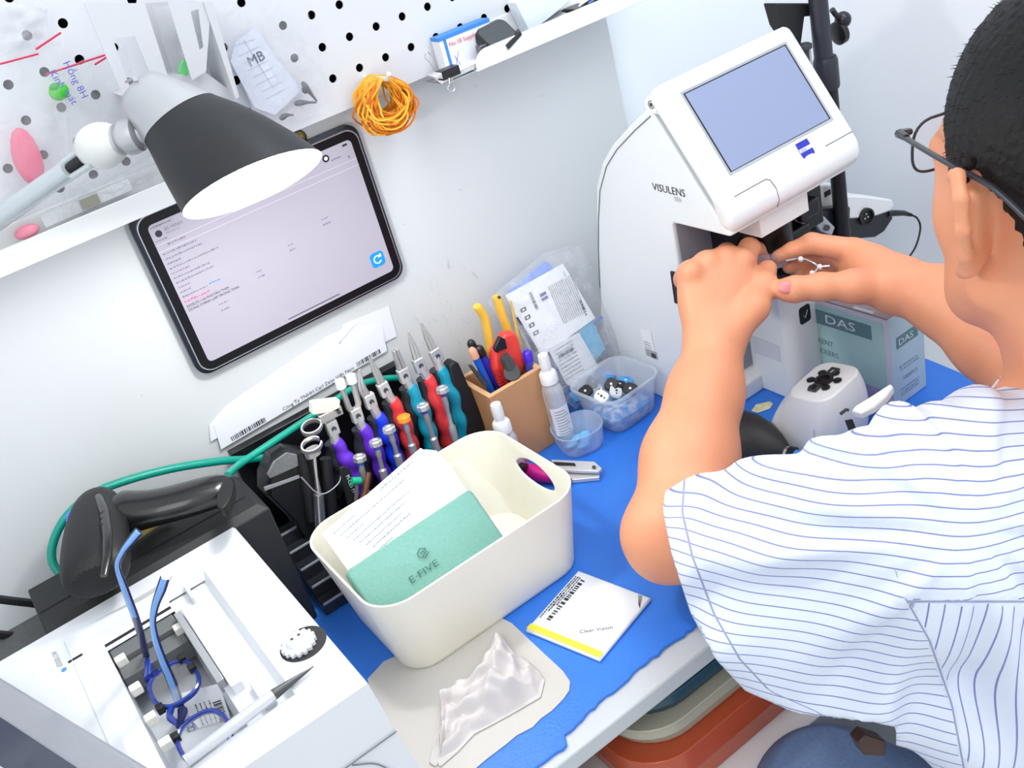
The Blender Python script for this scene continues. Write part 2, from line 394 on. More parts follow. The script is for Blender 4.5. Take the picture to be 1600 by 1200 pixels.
MB().add([(cx+a, TY-.0005, cz+b) for a, b in sp], [tuple(range(len(sp)))[::-1]]).build('screen', SCR, tb, smooth=None)
sx0, sz1 = cx-SW/2, cz+SH/2; sy = TY-.0008
S_ink = mat('screen_ink', (110, 108, 130), .5, emit=.25); S_dark = mat('screen_dark', (30, 34, 50), .5); S_red = mat('screen_red', (240, 70, 120), .5, emit=.5); S_line = mat('screen_line', (190, 186, 204), .5, emit=.4); S_blue = mat('screen_blue', (20, 120, 215), .4, emit=.6); S_wht = mat('screen_white', (250, 250, 255), .4, emit=.7)
TXT = []
def block(f):
    m_ = MB(); f(m_); m_.build('text_block', S_ink, tb, smooth=None)
mb = MB()
text(mb, 'BS MINH', (sx0+.014, sy, sz1-.0105), X, Z, .0048)
scribble(mb, (sx0+.014, sy, sz1-.0135), X, Z, .014, .0014)
for k, (l, m_) in enumerate(((.018, 0), (.026, 0), (.0, 0))):
    pass
block(lambda q: scribble(q, (sx0+.002, sy, sz1-.004), X, Z, .022, .0016))
block(lambda q: scribble(q, (sx0+.002, sy, sz1-.0175), X, Z, .012, .0015))
block(lambda q: scribble(q, (sx0+.011, sy, sz1-.024), X, Z, .018, .0018))
mb.build('heading', S_ink, tb, smooth=None); mb = MB()
for k, l in enumerate((.034, .038, .014, .052, .018, .038, .040, .012, .011, .026)):
    scribble(mb, (sx0+.003, sy, sz1-.0315-.0051*k), X, Z, l, .0019)
for (x, z, l) in ((.032, .1005, .01), (.032, .107, .009), (.079, .0865, .006), (.079, .0925, .008), (.12, .0755, .006), (.12, .081, .007), (.163, .0655, .008), (.163, .0715, .009), (.195, .0135, .012)):
    block(lambda q: scribble(q, (sx0+x, sy, sz1-z), X, Z, l, .0019))
mb.build('page_text', S_ink, tb, smooth=None)
mb = MB(); text(mb, 'ESTELTS 1.56 PHOTRO THIN', (sx0+.003, sy, sz1-.0885), X, Z, .0036); text(mb, 'DONG CHINH: LAP TRONG THIN', (sx0+.003, sy, sz1-.0925), X, Z, .0036)
mb.lathe([(.0033, 0), (.0033, .0001)], (sx0+.0075, sy, sz1-.0105), (0, -1, 0), 20)
mb.lathe([(.0038, 0), (.0038, .0001)], (sx0+SW-.032, sy, sz1-.0085), (0, -1, 0), 24); mb.box((sx0+SW-.008, sy, sz1-.0035), (.0055, .0001, .002)); text(mb, '×', (sx0+SW-.009, sy, sz1-.018), X, Z, .005)
mb.box((cx+.012, sy, cz-SH/2+.0035), (.062, .0001, .0008))
mb.build('page_marks', S_dark, tb, smooth=None)
mb = MB(); scribble(mb, (sx0+.003, sy, sz1-.083), X, Z, .026, .0022); mb.build('red_line', S_red, tb, smooth=None)
mb = MB(); scribble(mb, (sx0+.032, sy, sz1-.0765), X, Z, .012, .0018); mb.build('link_text', S_blue, tb, smooth=None); mb = MB()
pl2 = rrect(.0165, .0165, .004); bx0, bz0 = sx0+SW-.0145, cz-SH/2+.0195
mb.add([(bx0+a, sy, bz0+b) for a, b in pl2], [tuple(range(len(pl2)))[::-1]]); mb.build('refresh_button', S_blue, tb, smooth=None)
mb = MB()
arc = [(bx0+.0042*math.cos(a), sy-.0002, bz0+.0042*math.sin(a)) for a in np.linspace(math.radians(40), math.radians(330), 16)]
mb.tube(arc, .0005, 5); mb.add([(bx0+.0010, sy-.0003, bz0+.0018), (bx0+.0052, sy-.0003, bz0+.0018), (bx0+.0048, sy-.0003, bz0+.0058)], [(0, 1, 2)])
mb.lathe([(.0018, 0), (.0018, .0001)], (sx0+SW-.032, sy-.0002, sz1-.0085), (0, -1, 0), 16)
mb.build('icon_strokes', S_wht, tb, smooth=None)
mb = MB()
for z in (.0205, .0275): mb.box((cx, sy, sz1-z), (SW, .0001, .0004))
mb.build('rule_line', S_line, tb, smooth=None)

# ------------------------------------------------------------------ papers on the wall behind the tools
PW = thing('wall_papers', 'white courier papers with barcodes propped on the wall behind the pliers', 'papers', (.25, -.004, .16))
mb = MB()
mb.add([(.146, -.0045, .157), (.357, -.0045, .167), (.362, -.003, .198), (.30, -.003, .202), (.150, -.003, .186)], [(0, 1, 2, 3, 4)])
mb.add([(.140, -.0030, .170), (.25, -.0025, .176), (.335, -.0025, .214), (.30, -.0015, .216), (.17, -.0015, .198), (.146, -.002, .188)], [(0, 1, 2, 3, 4, 5)])
mb.add([(.30, -.0022, .18), (.375, -.0022, .176), (.378, -.0012, .214), (.32, -.0012, .220)], [(0, 1, 2, 3)])
mb.build('sheet', mat('courier_paper', (232, 234, 242), .6, var=.05, scale=18), PW, solid=.0004, smooth=None)
mb = MB(); du = unit((.211, 0, .010))
barcode(mb, (.160, -.0049, .1592), du, Z, .040, .0055, 24); mb.build('barcode', INK, PW); mb = MB(); barcode(mb, (.318, -.0049, .1668), du, Z, .030, .0055, 18); mb.build('barcode', INK, PW); mb = MB()
text(mb, 'Công Ty TNHH Carl Zeiss Việt Nam', (.222, -.0049, .1622), du, Z, .0060)
mb.build('lettering', INK, PW)

# ------------------------------------------------------------------ desk lamp
HA = RC[0]; HD = RC[1]; HV = RC[2]
lp = thing('desk_lamp', 'desk lamp with black and silver shade in front of the tablet', 'lamp', at(215, 160, .78))
def seg_ring(pa, pb, d, ratio, n=40, grow=0, ddepth=0):
    A = at(*pa, d); B = at(*pb, d); c_ = (A+B)/2+HV*ddepth; u = (B-A)/2; L_ = np.linalg.norm(u)+grow; u = unit(u)
    hv = unit(c_-CAM); u = unit(u); w_ = unit(np.cross(u, hv)); w_ = w_ if w_@HD > 0 else -w_   # along the shade, toward its mouth
    tau = math.asin(ratio); e = hv*math.cos(tau)+w_*math.sin(tau)
    return [c_+L_*(math.cos(a)*u+math.sin(a)*e) for a in np.linspace(0, 2*math.pi, n, endpoint=False)]
def mid(a, b, t): return (a[0]+(b[0]-a[0])*t, a[1]+(b[1]-a[1])*t)
D0 = .80
blk = [((228, 226), (336, 150), .30), ((238, 245), (378, 166), .30), ((250, 270), (422, 188), .28), ((268, 303), (465, 213), .26), ((287, 338), (503, 241), .235)]
sil = [((199, 150), (226, 118), .30), ((190, 168), (243, 113), .32), ((197, 180), (262, 119), .32), ((212, 202), (300, 134), .31), ((228, 226), (336, 150), .30)]
outer = [seg_ring(a, b, D0, r) for a, b, r in blk]; inner = [seg_ring(a, b, D0, r, grow=-.0018) for a, b, r in blk[::-1]]
mb = MB(); mb.loft(outer, cap=False); mb.build('shade', mat('shade_black', (34, 35, 39), .5, var=.25, scale=25, bump=.2, bscale=90), lp, smooth=60)
mb = MB(); mb.loft([outer[-1], inner[0]]+inner[1:], cap=False); mb.add([np.mean(inner[-1], 0)]+inner[-1], [(0, (k+1) % 40+1, k+1) for k in range(40)]); mb.build('reflector', mat('reflector_white', (250, 250, 250), .5), lp, smooth=60)
mb = MB(); mb.loft([seg_ring(a, b, D0, r, grow=.0003) for a, b, r in sil], cap=True); mb.build('neck', mat('brushed_silver', (196, 197, 200), .38, metal=.55, var=.04), lp, smooth=60)
MB().tube([at(197, 128, D0-.01), at(208, 122, D0-.02), at(214, 127, D0-.02)], .0012, 6).build('switch_pin', STEEL, lp)
mo = at(385, 275, D0); ax_ = unit(np.mean(outer[-1], 0)-np.mean(outer[0], 0))
bc_ = np.mean(outer[2], 0)+ax_*.012
MB().sphere(bc_, .022, 20).build('bulb', mat('bulb_white', (255, 255, 252), .4, emit=4), lp)
sl = bpy.data.lights.new('lamp_light', 'POINT'); sl.energy = 1.6; sl.color = (1, .98, .95); sl.shadow_soft_size = .02
so = bpy.data.objects.new('lamp_light', sl); COL.objects.link(so); so.location = tuple(bc_+ax_*.046)
# joint and arm
J1 = at(158, 228, D0+.01); J2 = at(205, 213, D0+.005); u = unit(J2-J1)
MB().sphere(J1, (.0215, .0175, .0185), 20, R=np.array(Vector(u).to_track_quat('X', 'Z').to_matrix())).build('joint_ball', mat('joint_white', (226, 228, 226), .35, bump=.4, bscale=70), lp)
MB().lathe([(.0125, -.028), (.0125, -.010), (.0105, -.009), (.0105, -.006), (.014, -.005), (.0145, .0), (.0135, .006), (.008, .0075)], J2, u, 32).build('joint_ring', mat('brushed_silver', (0, 0, 0)), lp)
MB().cyl(J2, at(232, 205, D0+.008), .009).build('joint_neck', mat('brushed_silver', (0, 0, 0)), lp)
K1 = at(-30, 362, D0+.06); K2 = at(108, 264, D0+.015)
mb = MB(); mb.tube([K1, K2], .0085, 20); mb.build('arm', mat('arm_silver', (205, 212, 216), .3, metal=.35), lp)
e = unit(K2-K1); sd = unit(np.cross(e, HV))
for sg in (1, -1): MB().tube([K2-e*.004+sd*.0065*sg, K2+e*.022+sd*.0075*sg], .0028, 10).build('fork', mat('arm_silver', (0, 0, 0)), lp)
MB().tube([K2-e*.004, K2+e*.010, J1-e*.008], [.0042, .0042, .004], 10).build('cable_sleeve', BLACKM, lp)
# ------------------------------------------------------------------ left part of the pegboard: tray, rack, bags
t = tray('pegboard_tray', 'white metal tray with a low lip hanging under the plastic bags', -.22, .205, .0215, -.042, .4225)
# white file rack with slots
rk = thing('letter_rack', 'white rack with slotted faces hanging on the pegboard above the lamp', 'rack', on(240, 60, 1, -.05))
RW = mat('rack_white', (212, 214, 218), .4, var=.03)
def panel(pxs, y, th, name, m, hole=None):
    P = [on(px, py, 1, y) for px, py in pxs]
    mb = MB(); n = len(P)
    if hole is None: mb.loft([P, [p+v3((0, th, 0)) for p in P]])
    else:
        H = [on(px, py, 1, y) for px, py in hole]; Pb = [p+v3((0, th, 0)) for p in P]; Hb = [p+v3((0, th, 0)) for p in H]
        vs = P+H+Pb+Hb; fs = []
        for k in range(n):
            j = (k+1) % n
            fs += [(k, j, n+j, n+k), (2*n+j, 2*n+k, 3*n+k, 3*n+j), (k, 2*n+k, 2*n+j, j), (n+j, 3*n+j, 3*n+k, n+k)]
        mb.add(vs, fs)
    return mb.build(name, m, rk, smooth=None)
panel([(131, 5), (226, 5), (262, 118), (192, 150)], -.070, .0015, 'front_panel', RW, [(176, 60), (210, 56), (236, 118), (203, 136)])
panel([(262, 3), (330, 3), (322, 112), (300, 125)], -.070, .0015, 'front_panel', RW, [(298, 18), (310, 14), (318, 74), (312, 78)])
panel([(318, 3), (332, 3), (374, 152), (368, 154)], -.0715, .048, 'side_panel', RW)
panel([(226, 5), (262, 3), (300, 125), (262, 118)], -.034, .0015, 'back_panel', mat('rack_inner', (200, 200, 205), .5))
panel([(192, 150), (262, 118), (320, 112), (374, 152), (240, 190)], -.058, .036, 'bottom_panel', RW)
FILM = film('clear_bag', (225, 228, 232), fac=.10, wrinkle=32); FILM2 = film('clear_bag_dense', (222, 225, 230), .16, wrinkle=22)
def bag(name, label, pxs, y, m, amp=.006, nu=14, nv=18, th=.010, group=None):
    """a crumpled clear pouch: two skins that meet at the rim; corners TL, TR, BR, BL in the picture"""
    TL, TR, BR, BL = [on(px, py, 1, y) for px, py in pxs]
    c_ = (TL+TR+BR+BL)/4; t = thing(name, label, 'bag', c_, group)
    ph = rng.uniform(0, 6.3, 6)
    for side in (-1, 1):
        rings = []
        for j in range(nv+1):
            row = []
            for i in range(nu+1):
                a, b = i/nu, j/nv; p = (TL*(1-a)+TR*a)*(1-b)+(BL*(1-a)+BR*a)*b
                e = math.sin(math.pi*a)**.6*math.sin(math.pi*b)**.6
                wv = math.sin(7*a+5*b+ph[0])*.5+math.sin(13*a-9*b+ph[1])*.3+math.sin(19*b+3*a+ph[2])*.2
                row.append(p+v3((.15*amp*wv, side*th*.5*e+amp*.5*wv*e, .15*amp*math.sin(9*a+ph[3]))))
            rings.append(row)
        MB().loft(rings, cap=False, closed=False).build('bag_skin', m, t, smooth=75)
    return t
PINK = mat('soft_pink', (246, 150, 172), .4, sss=0, var=.1); GREEN = mat('lime_green', (70, 205, 40), .35)
MINT = mat('pale_green', (120, 225, 140), .4)
def zipline(t, pa, pb, y):
    MB().tube([on(*pa, 1, y), on(*pb, 1, y)], .0009, 6).build('zip_line', mat('zip_red', (214, 40, 84), .4), t)
b1 = bag('zip_bag', 'clear zip bag with a red seal holding pink ear pads', [(0, 92), (95, 48), (110, 330), (0, 350)], -.040, FILM, .008)
zipline(b1, (0, 100), (60, 84), -.045); zipline(b1, (56, 77), (95, 51), -.045)
pk = thing('ear_pad', 'large translucent pink silicone pad inside the zip bag', 'ear pad', on(35, 250, 1, -.038))
pts_ = [on(px, py, 1, -.038) for px, py in ((16, 200), (34, 196), (52, 214), (68, 245), (72, 275), (58, 292), (42, 288), (26, 268), (14, 240))]
MB().loft([[p+v3((0, yy, 0)) for p in (pts_ if k in (1, 2) else [np.mean(pts_, 0)+(q-np.mean(pts_, 0))*.8 for q in pts_])] for k, yy in enumerate((-.005, -.003, .003, .005))]).build('pad', mat('pink_clear', (246, 120, 152), .3, alpha=.85), pk, smooth=80, sub=1)
pk = thing('ear_pad', 'pink silicone tip lying in the tray beside the clear strip', 'ear pad', on(42, 360, 1, -.034))
MB().sphere(on(42, 362, 1, -.034), (.011, .006, .006), 14).build('pad', PINK, pk)
b2 = bag('zip_bag', 'clear zip bag with blue handwriting and a green ear plug behind the lamp joint', [(70, 118), (196, 70), (232, 240), (120, 320)], -.034, FILM, .008)
zipline(b2, (72, 116), (164, 86), -.039); zipline(b2, (148, 101), (172, 86), -.041)
INKV = mat('violet_pen', (96, 92, 190), .6)
mb = MB(); dd = unit(on(150, 205, 1, -.046)-on(96, 105, 1, -.046)); uu = np.cross(dd, (0, 1, 0)); uu = uu if uu@on(1, 0, 1, 0) > -9 else uu
text(mb, 'Hồng 8H', on(98, 98, 1, -.047), dd, unit(np.cross(dd, (0, 1, 0))), .0085); text(mb, 'Kinh mát', on(75, 112, 1, -.047), unit(on(140, 205, 1, -.046)-on(72, 112, 1, -.046)), unit(np.cross(dd, (0, 1, 0))), .0085)
mb.build('handwriting', INKV, b2, smooth=None)
g = thing('ear_plug', 'bright green ear plug inside the bag with blue handwriting', 'ear plug', on(92, 143, 1, -.036))
MB().sphere(on(92, 143, 1, -.036), (.0085, .006, .0075), 16).build('plug', GREEN, g); MB().sphere(on(86, 136, 1, -.038), (.005, .004, .0035), 12).build('stem', mat('lime_deep', (50, 170, 40), .4), g)
b3 = bag('zip_bag', 'crumpled clear bag in the white rack holding a pale green tip', [(236, 8), (322, 8), (318, 128), (276, 130)], -.050, FILM2, .008)
g = thing('ear_plug', 'pale green silicone tip in the bag on the white rack', 'ear plug', on(291, 112, 1, -.048))
pts_ = [on(px, py, 1, -.055) for px, py in ((286, 86), (294, 100), (300, 118), (296, 128), (282, 126), (275, 112), (280, 98))]
MB().loft([[p+v3((0, yy, 0)) for p in pts_] for yy in (-.004, .002)]).build('tip', MINT, g, sub=1)
b4 = bag('plastic_bag', 'empty crumpled clear bag in the corner of the pegboard', [(0, 5), (75, 5), (70, 70), (0, 85)], -.030, FILM2, .01)
b5 = bag('plastic_bag', 'clear bag behind the lamp neck holding a silver ring', [(100, 300), (300, 215), (262, 320), (90, 345)], -.030, FILM2, .008)
# clear strip lying in the tray
st = thing('acrylic_strip', 'clear acrylic strip with a grey label standing in the tray', 'strip', on(140, 325, 1, -.035))
P0 = on(72, 356, 1, -.036); P1 = on(208, 296, 1, -.036)
mb = MB(); mb.loft([[P0, P1, P1+v3((0, 0, .010)), P0+v3((0, 0, .010))], [P0+v3((0, .004, 0)), P1+v3((0, .004, 0)), P1+v3((0, .004, .010)), P0+v3((0, .004, .010))]]); mb.build('strip_body', film('clear_acrylic', (236, 238, 240), .45, wrinkle=20), st)
mb = MB(); a, b = on(130, 328, 1, -.0372), on(158, 317, 1, -.0372); mb.add([a, b, b+v3((0, 0, .009)), a+v3((0, 0, .009))], [(0, 1, 2, 3)]); mb.build('label_patch', mat('khaki_label', (150, 148, 135), .5), st)
# paper tag and temple tips in a hanging bag
tg = thing('paper_tag', 'lined paper tag with handwritten letters in the bag under the pegboard', 'tag', on(410, 110, 1, -.03))
P_ = [on(px, py, 1, -.030) for px, py in ((400, 42), (430, 88), (472, 140), (430, 180), (398, 168), (360, 96), (368, 66))]
MB().loft([P_, [p+v3((0, .0006, 0)) for p in P_]]).build('tag_paper', mat('tag_paper', (226, 230, 246), .7), tg)
mb = MB()
for k in range(8):
    a = on(366+7.2*k, 78+11*k-(6 if k == 0 else 0), 1, -.0304); b = on(398+7.0*k, 62+11*k, 1, -.0304); d_ = unit(b-a); n_ = np.cross(d_, (0, 1, 0)); mb.add([a, b, b+n_*.0004, a+n_*.0004], [(0, 1, 2, 3)])
a = on(380, 62, 1, -.0304); b = on(428, 140, 1, -.0304); mb.add([a, b, b+v3((.0004, 0, 0)), a+v3((.0004, 0, 0))], [(0, 1, 2, 3)])
mb.build('ruled_lines', mat('ruled_blue', (150, 170, 200), .7), tg, smooth=None)
mb = MB(); dd = unit(on(424, 84, 1, -.031)-on(394, 100, 1, -.031)); text(mb, 'MB', on(391, 105, 1, -.0308), dd, unit(np.cross(dd, (0, 1, 0))*-1) if np.cross(dd, (0, 1, 0))[2] < 0 else unit(np.cross(dd, (0, 1, 0))), .013); mb.build('handwriting', mat('navy_pen', (52, 54, 96), .6), tg, smooth=None)
b6 = bag('plastic_bag', 'large clear bag on the pegboard holding the lined paper tag', [(330, 10), (480, 10), (515, 178), (405, 200)], -.036, FILM, .006)
TIP = mat('temple_grey', (92, 95, 100), .4)
for k, (pa, pm, pb, lab) in enumerate((((472, 128), (484, 144), (495, 158), 'upper grey rubber temple tip under the hanging bag'), ((460, 162), (476, 160), (494, 160), 'middle grey rubber temple tip beside the lined tag'), ((437, 186), (448, 180), (458, 180), 'lowest grey rubber temple tip touching the lamp shade'))):
    A, B, C_ = on(*pa, 1, -.033), on(*pm, 1, -.034), on(*pb, 1, -.033)
    o = MB().tube(smooth_path([A, B, C_], 6), [.0016, .0024, .0028, .003, .0028, .0025, .0021, .0018, .0015, .0013, .0012, .0011, .001], 8).build('temple_tip', TIP, None); tag(o, lab, 'temple tip', None)
o = MB().tube(smooth_path([on(332, 20, 1, -.024), on(352, 85, 1, -.026), on(370, 150, 1, -.028)], 6), .0006, 6).build('wire_hook', STEEL); tag(o, 'thin wire hook with a black tip beside the lined tag', 'hook')
# ------------------------------------------------------------------ lens meter
MW = mat('machine_white', (232, 236, 237), .35, var=.02); MW2 = mat('machine_panel', (238, 240, 241), .3, var=.015)
lm = thing('lens_meter', 'large white lens meter with a tilted grey screen at the desk end', 'lens meter', (.71, -.16, T0))
def xprism(poly, xa, xb): return MB().loft([[(xa, y, z) for y, z in poly], [(xb, y, z) for y, z in poly]])
body = [(-.022, T0), (-.030, .05), (-.055, .116), (-.068, .17), (-.082, .225), (-.097, .272), (-.118, .303), (-.141, .325), (-.178, .351), (-.206, .3685), (-.213, .3705),
        (-.272, .285), (-.288, .266), (-.3015, .2535), (-.298, .2505), (-.218, .250), (-.2155, .247), (-.2135, .20), (-.209, .06), (-.212, .036), (-.222, .027), (-.228, .024), (-.228, T0)]
xprism(body, .620, .802).build('body', MW, lm, bevel=.0025, seg=3)
# back cover seam and rear shell
seam = [(-.060, .135), (-.075, .19), (-.088, .230), (-.103, .268), (-.124, .299), (-.148, .321), (-.184, .346), (-.213, .364)]
MB().tube([(.6196, y, z) for y, z in seam], .0007, 5).build('seam', mat('seam_grey', (120, 122, 126), .6), lm)
# grey inner face of the recess, black optics
MB().boxb((.624, -.2160, .035), (.70, -.2135, .246)).build('recess_face', mat('recess_grey', (150, 152, 160), .45, var=.03), lm)
OPT = mat('optics_black', (18, 18, 22), .28, var=.2)
mb = MB(); mb.boxb((.668, -.262, .185), (.79, -.2, .252)); mb.lathe([(.026, 0), (.026, .03), (.017, .036), (.014, .045)], (.715, -.252, .222), (0, 0, -1), 28)
mb.lathe([(.010, 0), (.010, .02), (.006, .03)], (.752, -.245, .19), (0, 0, -1), 20); mb.box((.735, -.268, .196), (.04, .012, .012)); mb.box((.76, -.262, .214), (.03, .02, .018))
mb.build('lens_holder', OPT, lm, bevel=.002)
mb = MB(); mb.tube([(.70, -.262, .19), (.725, -.272, .184), (.745, -.268, .19)], .0022, 8); mb.tube([(.742, -.262, .21), (.752, -.272, .20), (.748, -.262, .18)], .0018, 8); mb.build('holder_arm', mat('dark_metal', (88, 90, 96), .3, metal=.6), lm)
# white housing under the screen
mb = MB(); mb.boxb((.668, -.291, .226), (.738, -.215, .252)); mb.build('light_housing', WHITEP, lm, bevel=.001)
# tilted screen housing
fd = unit((0, -.049, -.073)); fn = unit((0, -.073, .049))                     # down the face, out of the face
TC = v3((0, -.235, .378))                                                     # top edge of the glass (y, z)
def fp(x, s, h=0): return v3((x, 0, 0))+TC+fd*s+fn*h
mb = MB()
prof = [(-.020, -.012), (-.018, .0), (-.014, .002), (.110, .002), (.124, .0015), (.134, -.003), (.139, -.011), (.137, -.020), (.128, -.024), (.116, -.018), (.108, -.014), (.0, -.016), (-.016, -.016)]
mb.loft([[fp(x, s*k+(.055*(1-k)), h*kh-(.004*(1-kh))) for s, h in prof] for x, k, kh in ((.6175, .90, .6), (.621, .97, .93), (.626, 1, 1), (.798, 1, 1), (.803, .97, .93), (.8055, .90, .6))])
mb.build('screen_housing', MW2, lm, smooth=50)
a = [(.6505-.0065, -.0), (.787, -.0), (.787, .0885), (.6505-.0065, .0885)]
mb = MB(); mb.loft([[fp(x-.0025*(1 if x > .7 else -1)*-1, s+(.0025 if s > .04 else -.0025), .0026) for x, s in a], [fp(x, s, .0022) for x, s in a]], cap=False); mb.build('screen_frame', mat('frame_grey', (176, 182, 188), .4), lm, smooth=None)
mb = MB(); mb.add([fp(x, s, .0023) for x, s in a], [(0, 3, 2, 1)]); mb.build('screen_edge', BLACKM, lm, smooth=None)
b = [(.6456, .0012), (.7850, .0012), (.7850, .0878), (.6456, .0878)]
mb = MB(); mb.add([fp(x, s, .0025) for x, s in b], [(0, 3, 2, 1)]); mb.build('screen', mat('screen_slate', (140, 152, 184), .3, emit=.10, var=.06, scale=12), lm, smooth=None)
# seams in the lip
mb = MB(); mb.tube([fp(x, .1105, .0022) for x in (.633, .676)]+[fp(.680, .113, .0022), fp(.6815, .123, .0018), fp(.6815, .134, -.003), fp(.681, .139, -.010)], .0005, 5)
mb.tube([fp(x, .1105, .0022) for x in (.762, .803)], .0005, 5); mb.build('seam', mat('seam_grey', (0, 0, 0)), lm)
# badge
bq = lambda x, s: fp(.725+x, .1045+s, .0027)
mb = MB(); BP = [(-.0085, -.0085), (.0085, -.0085), (.0085, .006), (.0075, .0085), (.004, .0068), (-.004, .0068), (-.0075, .0085), (-.0085, .006)]
mb.add([fp(.738+x, .1065+s-.0035, .0026) for x, s in BP], [tuple(range(8))[::-1]]); mb.build('badge', mat('badge_blue', (40, 50, 190), .4), lm, smooth=None)
mb = MB(); mb.add([fp(.738+x, .1065+s-.0035, .0028) for x, s in ((-.0085, -.0018), (.0085, -.0018), (.0085, .0022), (-.0085, .0022))], [(0, 3, 2, 1)]); mb.build('badge_band', WHITEP, lm, smooth=None)
mb = MB(); text(mb, 'ZEISS', fp(.7305, .1048, .0030), X, -fd, .0038); mb.build('badge_text', mat('badge_blue', (0, 0, 0)), lm, smooth=None)
# hinge, lettering and code label on the side wall
mb = MB(); mb.lathe([(.0085, 0), (.0085, .003), (.006, .0035)], (.6215, -.219, .3765), (-1, 0, 0), 24); mb.boxb((.6215, -.226, .366), (.80, -.206, .3785)); mb.build('hinge', MW2, lm)
mb = MB(); mb.lathe([(.0042, 0), (.0042, .0004), (.0034, .0004)], (.618, -.219, .3765), (-1, 0, 0), 20, cap=False); mb.lathe([(.0022, 0), (.0022, .0006)], (.618, -.219, .3765), (-1, 0, 0), 6); mb.build('hinge_screw', DARKG, lm)
mb = MB(); text(mb, 'VISULENS', (.6194, -.1955, .2835), (0, -1, 0), Z, .0115); mb.build('lettering', mat('logo_ink', (38, 40, 44), .5), lm, smooth=None)
mb = MB(); text(mb, '550', (.6194, -.226, .2765), (0, -1, 0), Z, .0072); mb.build('model_number', mat('logo_grey', (160, 162, 166), .5), lm, smooth=None)
qp = on(1008, 530, 0, .6193)
mb = MB(); mb.box(qp+v3((0, -.004, 0)), (.0004, .019, .026)); mb.build('side_label', mat('label_white', (246, 246, 248), .5), lm)
mb = MB()
for k in range(3): scribble(mb, qp+v3((-.0004, .003, -.004-.0035*k)), (0, -1, 0), Z, .012, .0014)
mb.build('label_print', INK, lm, smooth=None)
sp_ = on(1018, 553, 0, .6195)
mb = MB(); mb.box(sp_+v3((0, 0, 0)), (.0006, .020, .010)); mb.build('port', mat('port_grey', (170, 172, 176), .5), lm); mb = MB(); mb.box(sp_+v3((-.0004, -.004, -.001)), (.0006, .008, .006)); mb.build('port_hole', DARKG, lm)
# lever at the recess edge
l0 = on(1046, 424, 0, .618); l1 = on(1053, 474, 0, .618)
mb = MB(); mb.loft([[l0+v3((0, 0, 0)), l0+v3((0, -.02, .001)), l1+v3((0, -.02, 0)), l1], [l0+v3((.004, 0, 0)), l0+v3((.004, -.02, .001)), l1+v3((.004, -.02, 0)), l1+v3((.004, 0, 0))]]); mb.build('side_lever', BLACKP, lm, bevel=.0012)
# front pillar with the lens table
ztop = .150
pil = [(.700, -.213), (.700, -.268), (.706, -.2755), (.716, -.2785), (.768, -.2785), (.773, -.275), (.773, -.213)]
def sect(z, g=0, fr=0): return [(x+(g if x < .71 else -g), y+fr if y < -.25 else y, z) for x, y in pil]
MB().loft([sect(T0, 0, -.002), sect(.03), sect(.12, .001), sect(.145, .0016, .003), sect(ztop+.006, .004, .008)]).build('front_pillar', MW, lm, bevel=.002, seg=3)
MB().boxb((.6996, -.262, .052), (.7002, -.222, .074)).build('pillar_inset', mat('inset_grey', (216, 220, 226), .4), lm)
mb = MB(); mb.loft([[(.696, -.284, ztop+.006), (.778, -.276, ztop+.006), (.778, -.21, ztop+.006), (.696, -.21, ztop+.006)], [(.697, -.282, ztop+.012), (.777, -.274, ztop+.012), (.777, -.21, ztop+.012), (.697, -.21, ztop+.012)]]); mb.build('lens_table', mat('table_grey', (206, 210, 216), .35), lm, bevel=.002)
kb = on(1222, 436, 1, -.272)
mb = MB(); mb.lathe([(.0165, 0), (.0165, .003), (.013, .005), (.0095, .007), (.0085, .016), (.0075, .018)], kb+v3((0, 0, -.008)), (0, -.1, 1), 28); mb.build('nose_rest', BLACKP, lm)
ic = on(1258, 491, 1, -.2792); pl = rrect(.017, .021, .004)
mb = MB(); mb.loft([[ic+v3((a, 0, b)) for a, b in pl], [ic+v3((a, .002, b)) for a, b in pl]]); mb.build('check_button', BLACKP, lm)
mb = MB(); mb.tube([ic+v3((-.003, -.0004, -.0005)), ic+v3((-.0005, -.0004, -.004)), ic+v3((.004, -.0004, .004))], .0004, 5); mb.build('check_mark', mat('mark_white', (225, 225, 230), .5), lm)

o = MB().loft([[on(*p, 2, T0+h) for p in ((1174, 642), (1181, 632), (1203, 627), (1208, 631), (1203, 638), (1184, 645))] for h in (.0002, .0008)]).build('sticker', mat('yellow_sticker', (226, 214, 150), .5, var=.3, scale=90, rgb2=(236, 240, 236), cramp=(.45, .55)))
tag(o, 'torn yellow and white sticker on the blue mat at the lens meter foot', 'sticker')

# ------------------------------------------------------------------ sticker carton
db = thing('sticker_carton', 'tall pale green carton standing on the blue mat behind the white blocker', 'box', (.772, -.30, T0))
G1 = mat('carton_green', (190, 222, 220), .4, var=.35, scale=9, rgb2=(144, 186, 184)); G2 = mat('carton_pale', (184, 208, 220), .4, var=.1, scale=9)
xa, xb, ya, yb, zt = .745, .801, -.373, -.235, .1155
mb = MB(); mb.boxb((xa, ya, T0), (xb, yb, zt-.001)); mb.build('carton_body', mat('carton_edge', (206, 208, 222), .45), db, bevel=.0012)
mb = MB(); mb.boxb((xa-.0004, ya+.006, T0+.002), (xa, yb, zt-.006)); mb.build('side_print', G1, db)
mb = MB(); mb.boxb((xa+.001, ya-.0004, T0+.001), (xb-.001, ya, zt-.002)); mb.build('end_print', G2, db)
mb = MB(); mb.boxb((xa-.0006, ya+.006, T0+.002), (xa-.0004, yb, T0+.022)); mb.build('lilac_band', mat('lilac_print', (176, 168, 214), .5, var=.3, scale=150), db)
